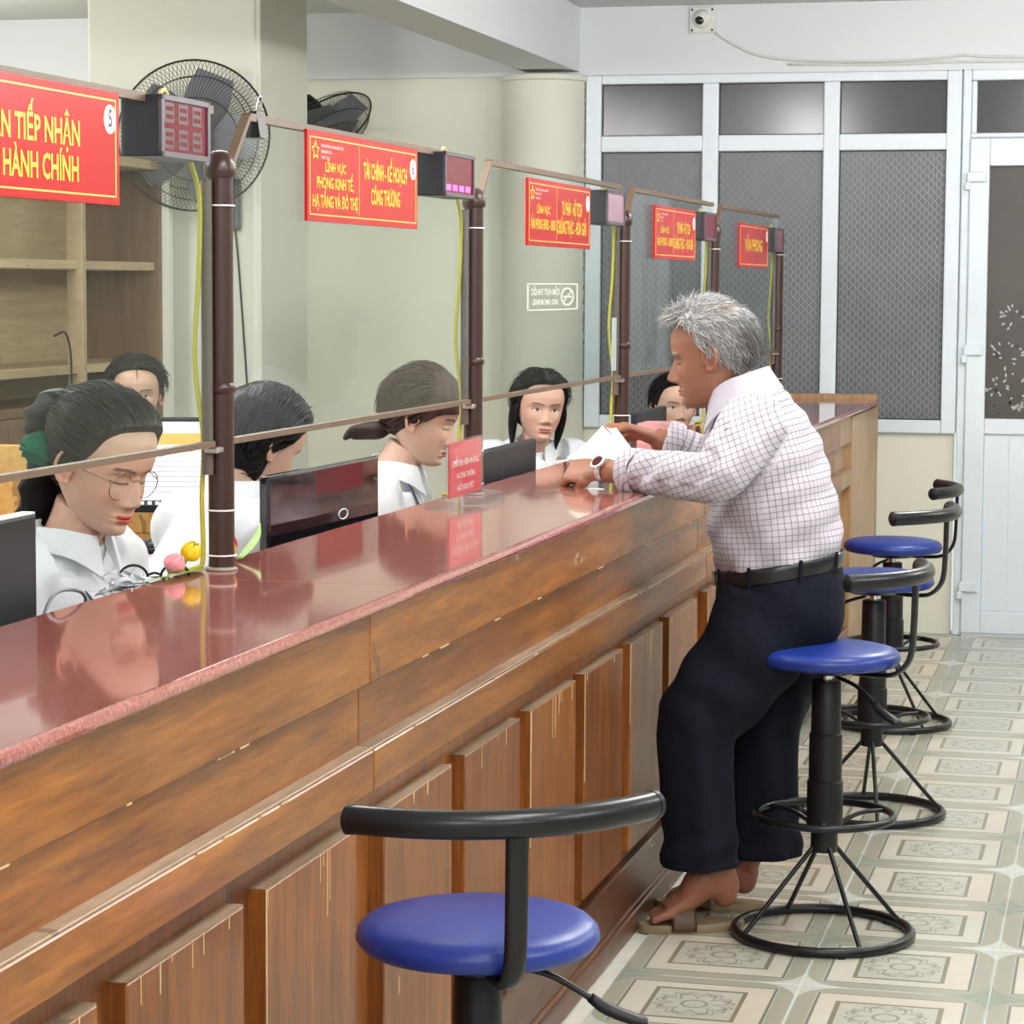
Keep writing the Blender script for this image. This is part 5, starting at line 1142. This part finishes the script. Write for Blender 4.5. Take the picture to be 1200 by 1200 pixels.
c = P3(-.772-.150, 5.8, .822); obj('buckle', *boxm(c-P3(.006, .022, .018), c+P3(.002, .022, .018), .003), CHROME, blt, True)
# watch on the left wrist
wd_ = (wrL-elL)/np.linalg.norm(wrL-elL); wp = wrL-wd_*.012
wt = obj('wristwatch', *tube([wp-wd_*.009, wp+wd_*.009], [.0295, .0290], 24, caps=False), M('steel_watch_strap', (.62, .62, .64), .3, .85), man, True, True)
nw = P3(.30, -.80, .50); nw -= wd_*np.dot(nw, wd_); nw /= np.linalg.norm(nw); q0 = wp+nw*.027
obj('watch_case', *tube([q0, q0+nw*.003, q0+nw*.009, q0+nw*.0095], [.019, .0205, .0195, .015], 24), M('steel_watch_case', (.7, .7, .72), .2, .9), wt, True, True, auto=40)
obj('watch_dial', *tube([q0+nw*.0092, q0+nw*.0102], [.0145, .014], 24), M('dark_red_dial', (.09, .012, .016), .12), wt, True, True, auto=40)
# slippers
def slipper(heel, toe, z=0.):
    heel, toe = np.array(heel, float), np.array(toe, float); d = toe-heel; d[2] = 0; L_ = np.linalg.norm(d); d /= L_; s = np.cross(Z, d); out = []; n = 30; o = heel.copy(); o[2] = 0
    vs = []; fs = []
    for zz, g in ((0., .96), (.004, 1.), (.016, 1.), (.020, .95)):
        for k in range(n):
            a = 2*PI*k/n; u = -math.cos(a); w_ = .043+.006*u; vs.append(o+d*((u*.5+.5)*(L_+.05)-.028)+s*math.sin(a)*w_*g*(abs(math.sin(a))**-.12 if abs(math.sin(a)) > .05 else 1)+Z*(zz))
    for i in range(3):
        for k in range(n): fs.append((i*n+k, i*n+(k+1) % n, (i+1)*n+(k+1) % n, (i+1)*n+k))
    fs += [tuple(range(n))[::-1], tuple(3*n+k for k in range(n))]
    strap = tube([o+d*(L_*.62)+s*.046*math.cos(a)+Z*(.012+.052*math.sin(a)) for a in np.linspace(-.1, PI+.1, 16)], [(.030, .003)]*16, 8, side=tuple(d))
    return (vs, fs), strap
for i, q in enumerate((fL, fR)):
    sole, strap = slipper(q['heel'], q['toe']); sl_o = obj('slipper', *sole, M('olive_slipper_sole', srgb(134, 116, 88), .6), man, True, True, auto=40); obj('slipper_strap', *strap, M('brown_slipper_strap', srgb(84, 58, 44), .5), sl_o, True, True)
# grey hair: a thin shell with a thinning crown, plus strands
HLM = [(0, -.34), (.2, -.28), (.30, -.20), (.40, -.13), (.47, -.06), (.52, .02), (.60, .08), (.68, .10), (.75, .12), (.80, .19), (.86, .30), (.93, .5), (1, .7)]
ex = lambda x, y, z, a: -.02*G(z-.90, .09)*G(x+.22, .12)+.015*G(z-.85, .12)*sm(x, .0, .25)
v, f, c, mk = hair_shell(par, H, HLM, .040, 0, .004, (.30, .29, .285), (.44, .43, .43), ex)
bald = G((par[2].reshape(-1)-.90), .07)*G(par[0].reshape(-1)+.24, .11); c = c*(1-.7*bald[:, None])+np.array([.40, .26, .19])*.7*bald[:, None]
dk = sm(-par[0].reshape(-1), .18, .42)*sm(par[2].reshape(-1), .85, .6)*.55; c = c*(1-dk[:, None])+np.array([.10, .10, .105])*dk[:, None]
hs, hs_c = [], []
idx = np.where(mk > .75)[0]; x_, y_, z_, _a = [q.reshape(-1) for q in par]
wt_ = np.ones(len(idx)); pick = rng.choice(idx, 5200)
for i in pick:
    p = v[i]/H; cn = np.array([p[0]+.04, p[1], p[2]-.05]); cn /= np.linalg.norm(cn)
    frontal = sm(np.array(p[0]), -.05, .3); topw = sm(np.array(z_[i]), .72, .9)
    flow = np.array([-.6+1.5*frontal*topw, .25*np.sign(p[1])*(1-topw), -.9*(1-topw)+.15*topw])+rng.normal(0, .28, 3); flow -= cn*np.dot(flow, cn)*.85; flow /= np.linalg.norm(flow)+1e-9
    ln = rng.uniform(.07, .15)*(1+.5*frontal*topw)*(.6 if z_[i] < .45 else 1); lift = rng.uniform(.06, .22)+.25*frontal*topw*rng.random()
    if bald[i] > .35 and rng.random() < .75: continue
    p0 = p-cn*.004; p1 = p0+flow*ln*.5+cn*lift*ln*.9; p2 = p0+flow*ln+cn*lift*ln*1.1
    sd = np.cross(flow, cn)*.0045; base = len(hs)*0
    hs.append((np.array([p0-sd, p0+sd, p0+cn*.004, p1-sd*.8, p1+sd*.8, p1+cn*.003, p2])*H, [(0, 1, 4, 3), (1, 2, 5, 4), (2, 0, 3, 5), (3, 4, 6), (4, 5, 6), (5, 3, 6)]))
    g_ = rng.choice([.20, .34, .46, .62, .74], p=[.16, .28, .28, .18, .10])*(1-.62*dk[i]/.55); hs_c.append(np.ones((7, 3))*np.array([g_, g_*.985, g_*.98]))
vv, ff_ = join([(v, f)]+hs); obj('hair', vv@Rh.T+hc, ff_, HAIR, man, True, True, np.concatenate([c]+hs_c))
# the paper the man holds: two folded leaves
def sheet(name, pts, lab, m_=None, th=.0008):
    p = np.array(pts, float); nrm_ = np.cross(p[1]-p[0], p[3]-p[0]); nrm_ /= np.linalg.norm(nrm_); n_ = 8; top_ = []
    for i in range(n_+1):
        for k in range(n_+1):
            u, w_ = i/n_, k/n_; q = (p[0]*(1-u)+p[1]*u)*(1-w_)+(p[3]*(1-u)+p[2]*u)*w_+nrm_*.008*math.sin(u*PI); top_.append(q)
    N_ = (n_+1)**2; vs = top_+[q-nrm_*th for q in top_]; fs = []
    for i in range(n_):
        for k in range(n_):
            a = i*(n_+1)+k; b_ = a+n_+1; fs += [(a, b_, b_+1, a+1), (a+N_, a+1+N_, b_+1+N_, b_+N_)]
    for i in range(n_):
        for a, b_ in ((i, i+1), (n_*(n_+1)+i+1, n_*(n_+1)+i), ((i+1)*(n_+1), i*(n_+1)), (i*(n_+1)+n_, (i+1)*(n_+1)+n_)): fs.append((a, b_, b_+N_, a+N_))
    return tag(obj(name, vs, fs, m_ or WHT, None, False, True, auto=40), lab, 'paper', 'papers held by the man')
sheet('paper_sheet', [(-1.285, 5.81, 1.095), (-1.225, 5.93, 1.165), (-1.115, 5.86, 1.075), (-1.16, 5.77, 1.062)], 'white paper held upright in the man\'s left hand', M('white_paper', srgb(238, 238, 226), .7, var=.03))
sheet('paper_sheet', [(-1.23, 5.965, 1.168), (-1.20, 5.975, 1.158), (-1.10, 5.90, 1.055), (-1.12, 5.88, 1.06)], 'grey backed paper leaf between the man\'s hands', M('grey_paper', srgb(206, 208, 212), .7, var=.03))
sheet('paper_sheet', [(-1.30, 5.60, 1.0312), (-1.24, 5.74, 1.0312), (-1.17, 5.70, 1.0312), (-1.22, 5.58, 1.0312)], 'white slip lying flat on the granite under the man\'s wrist', M('white_paper'), .0005)
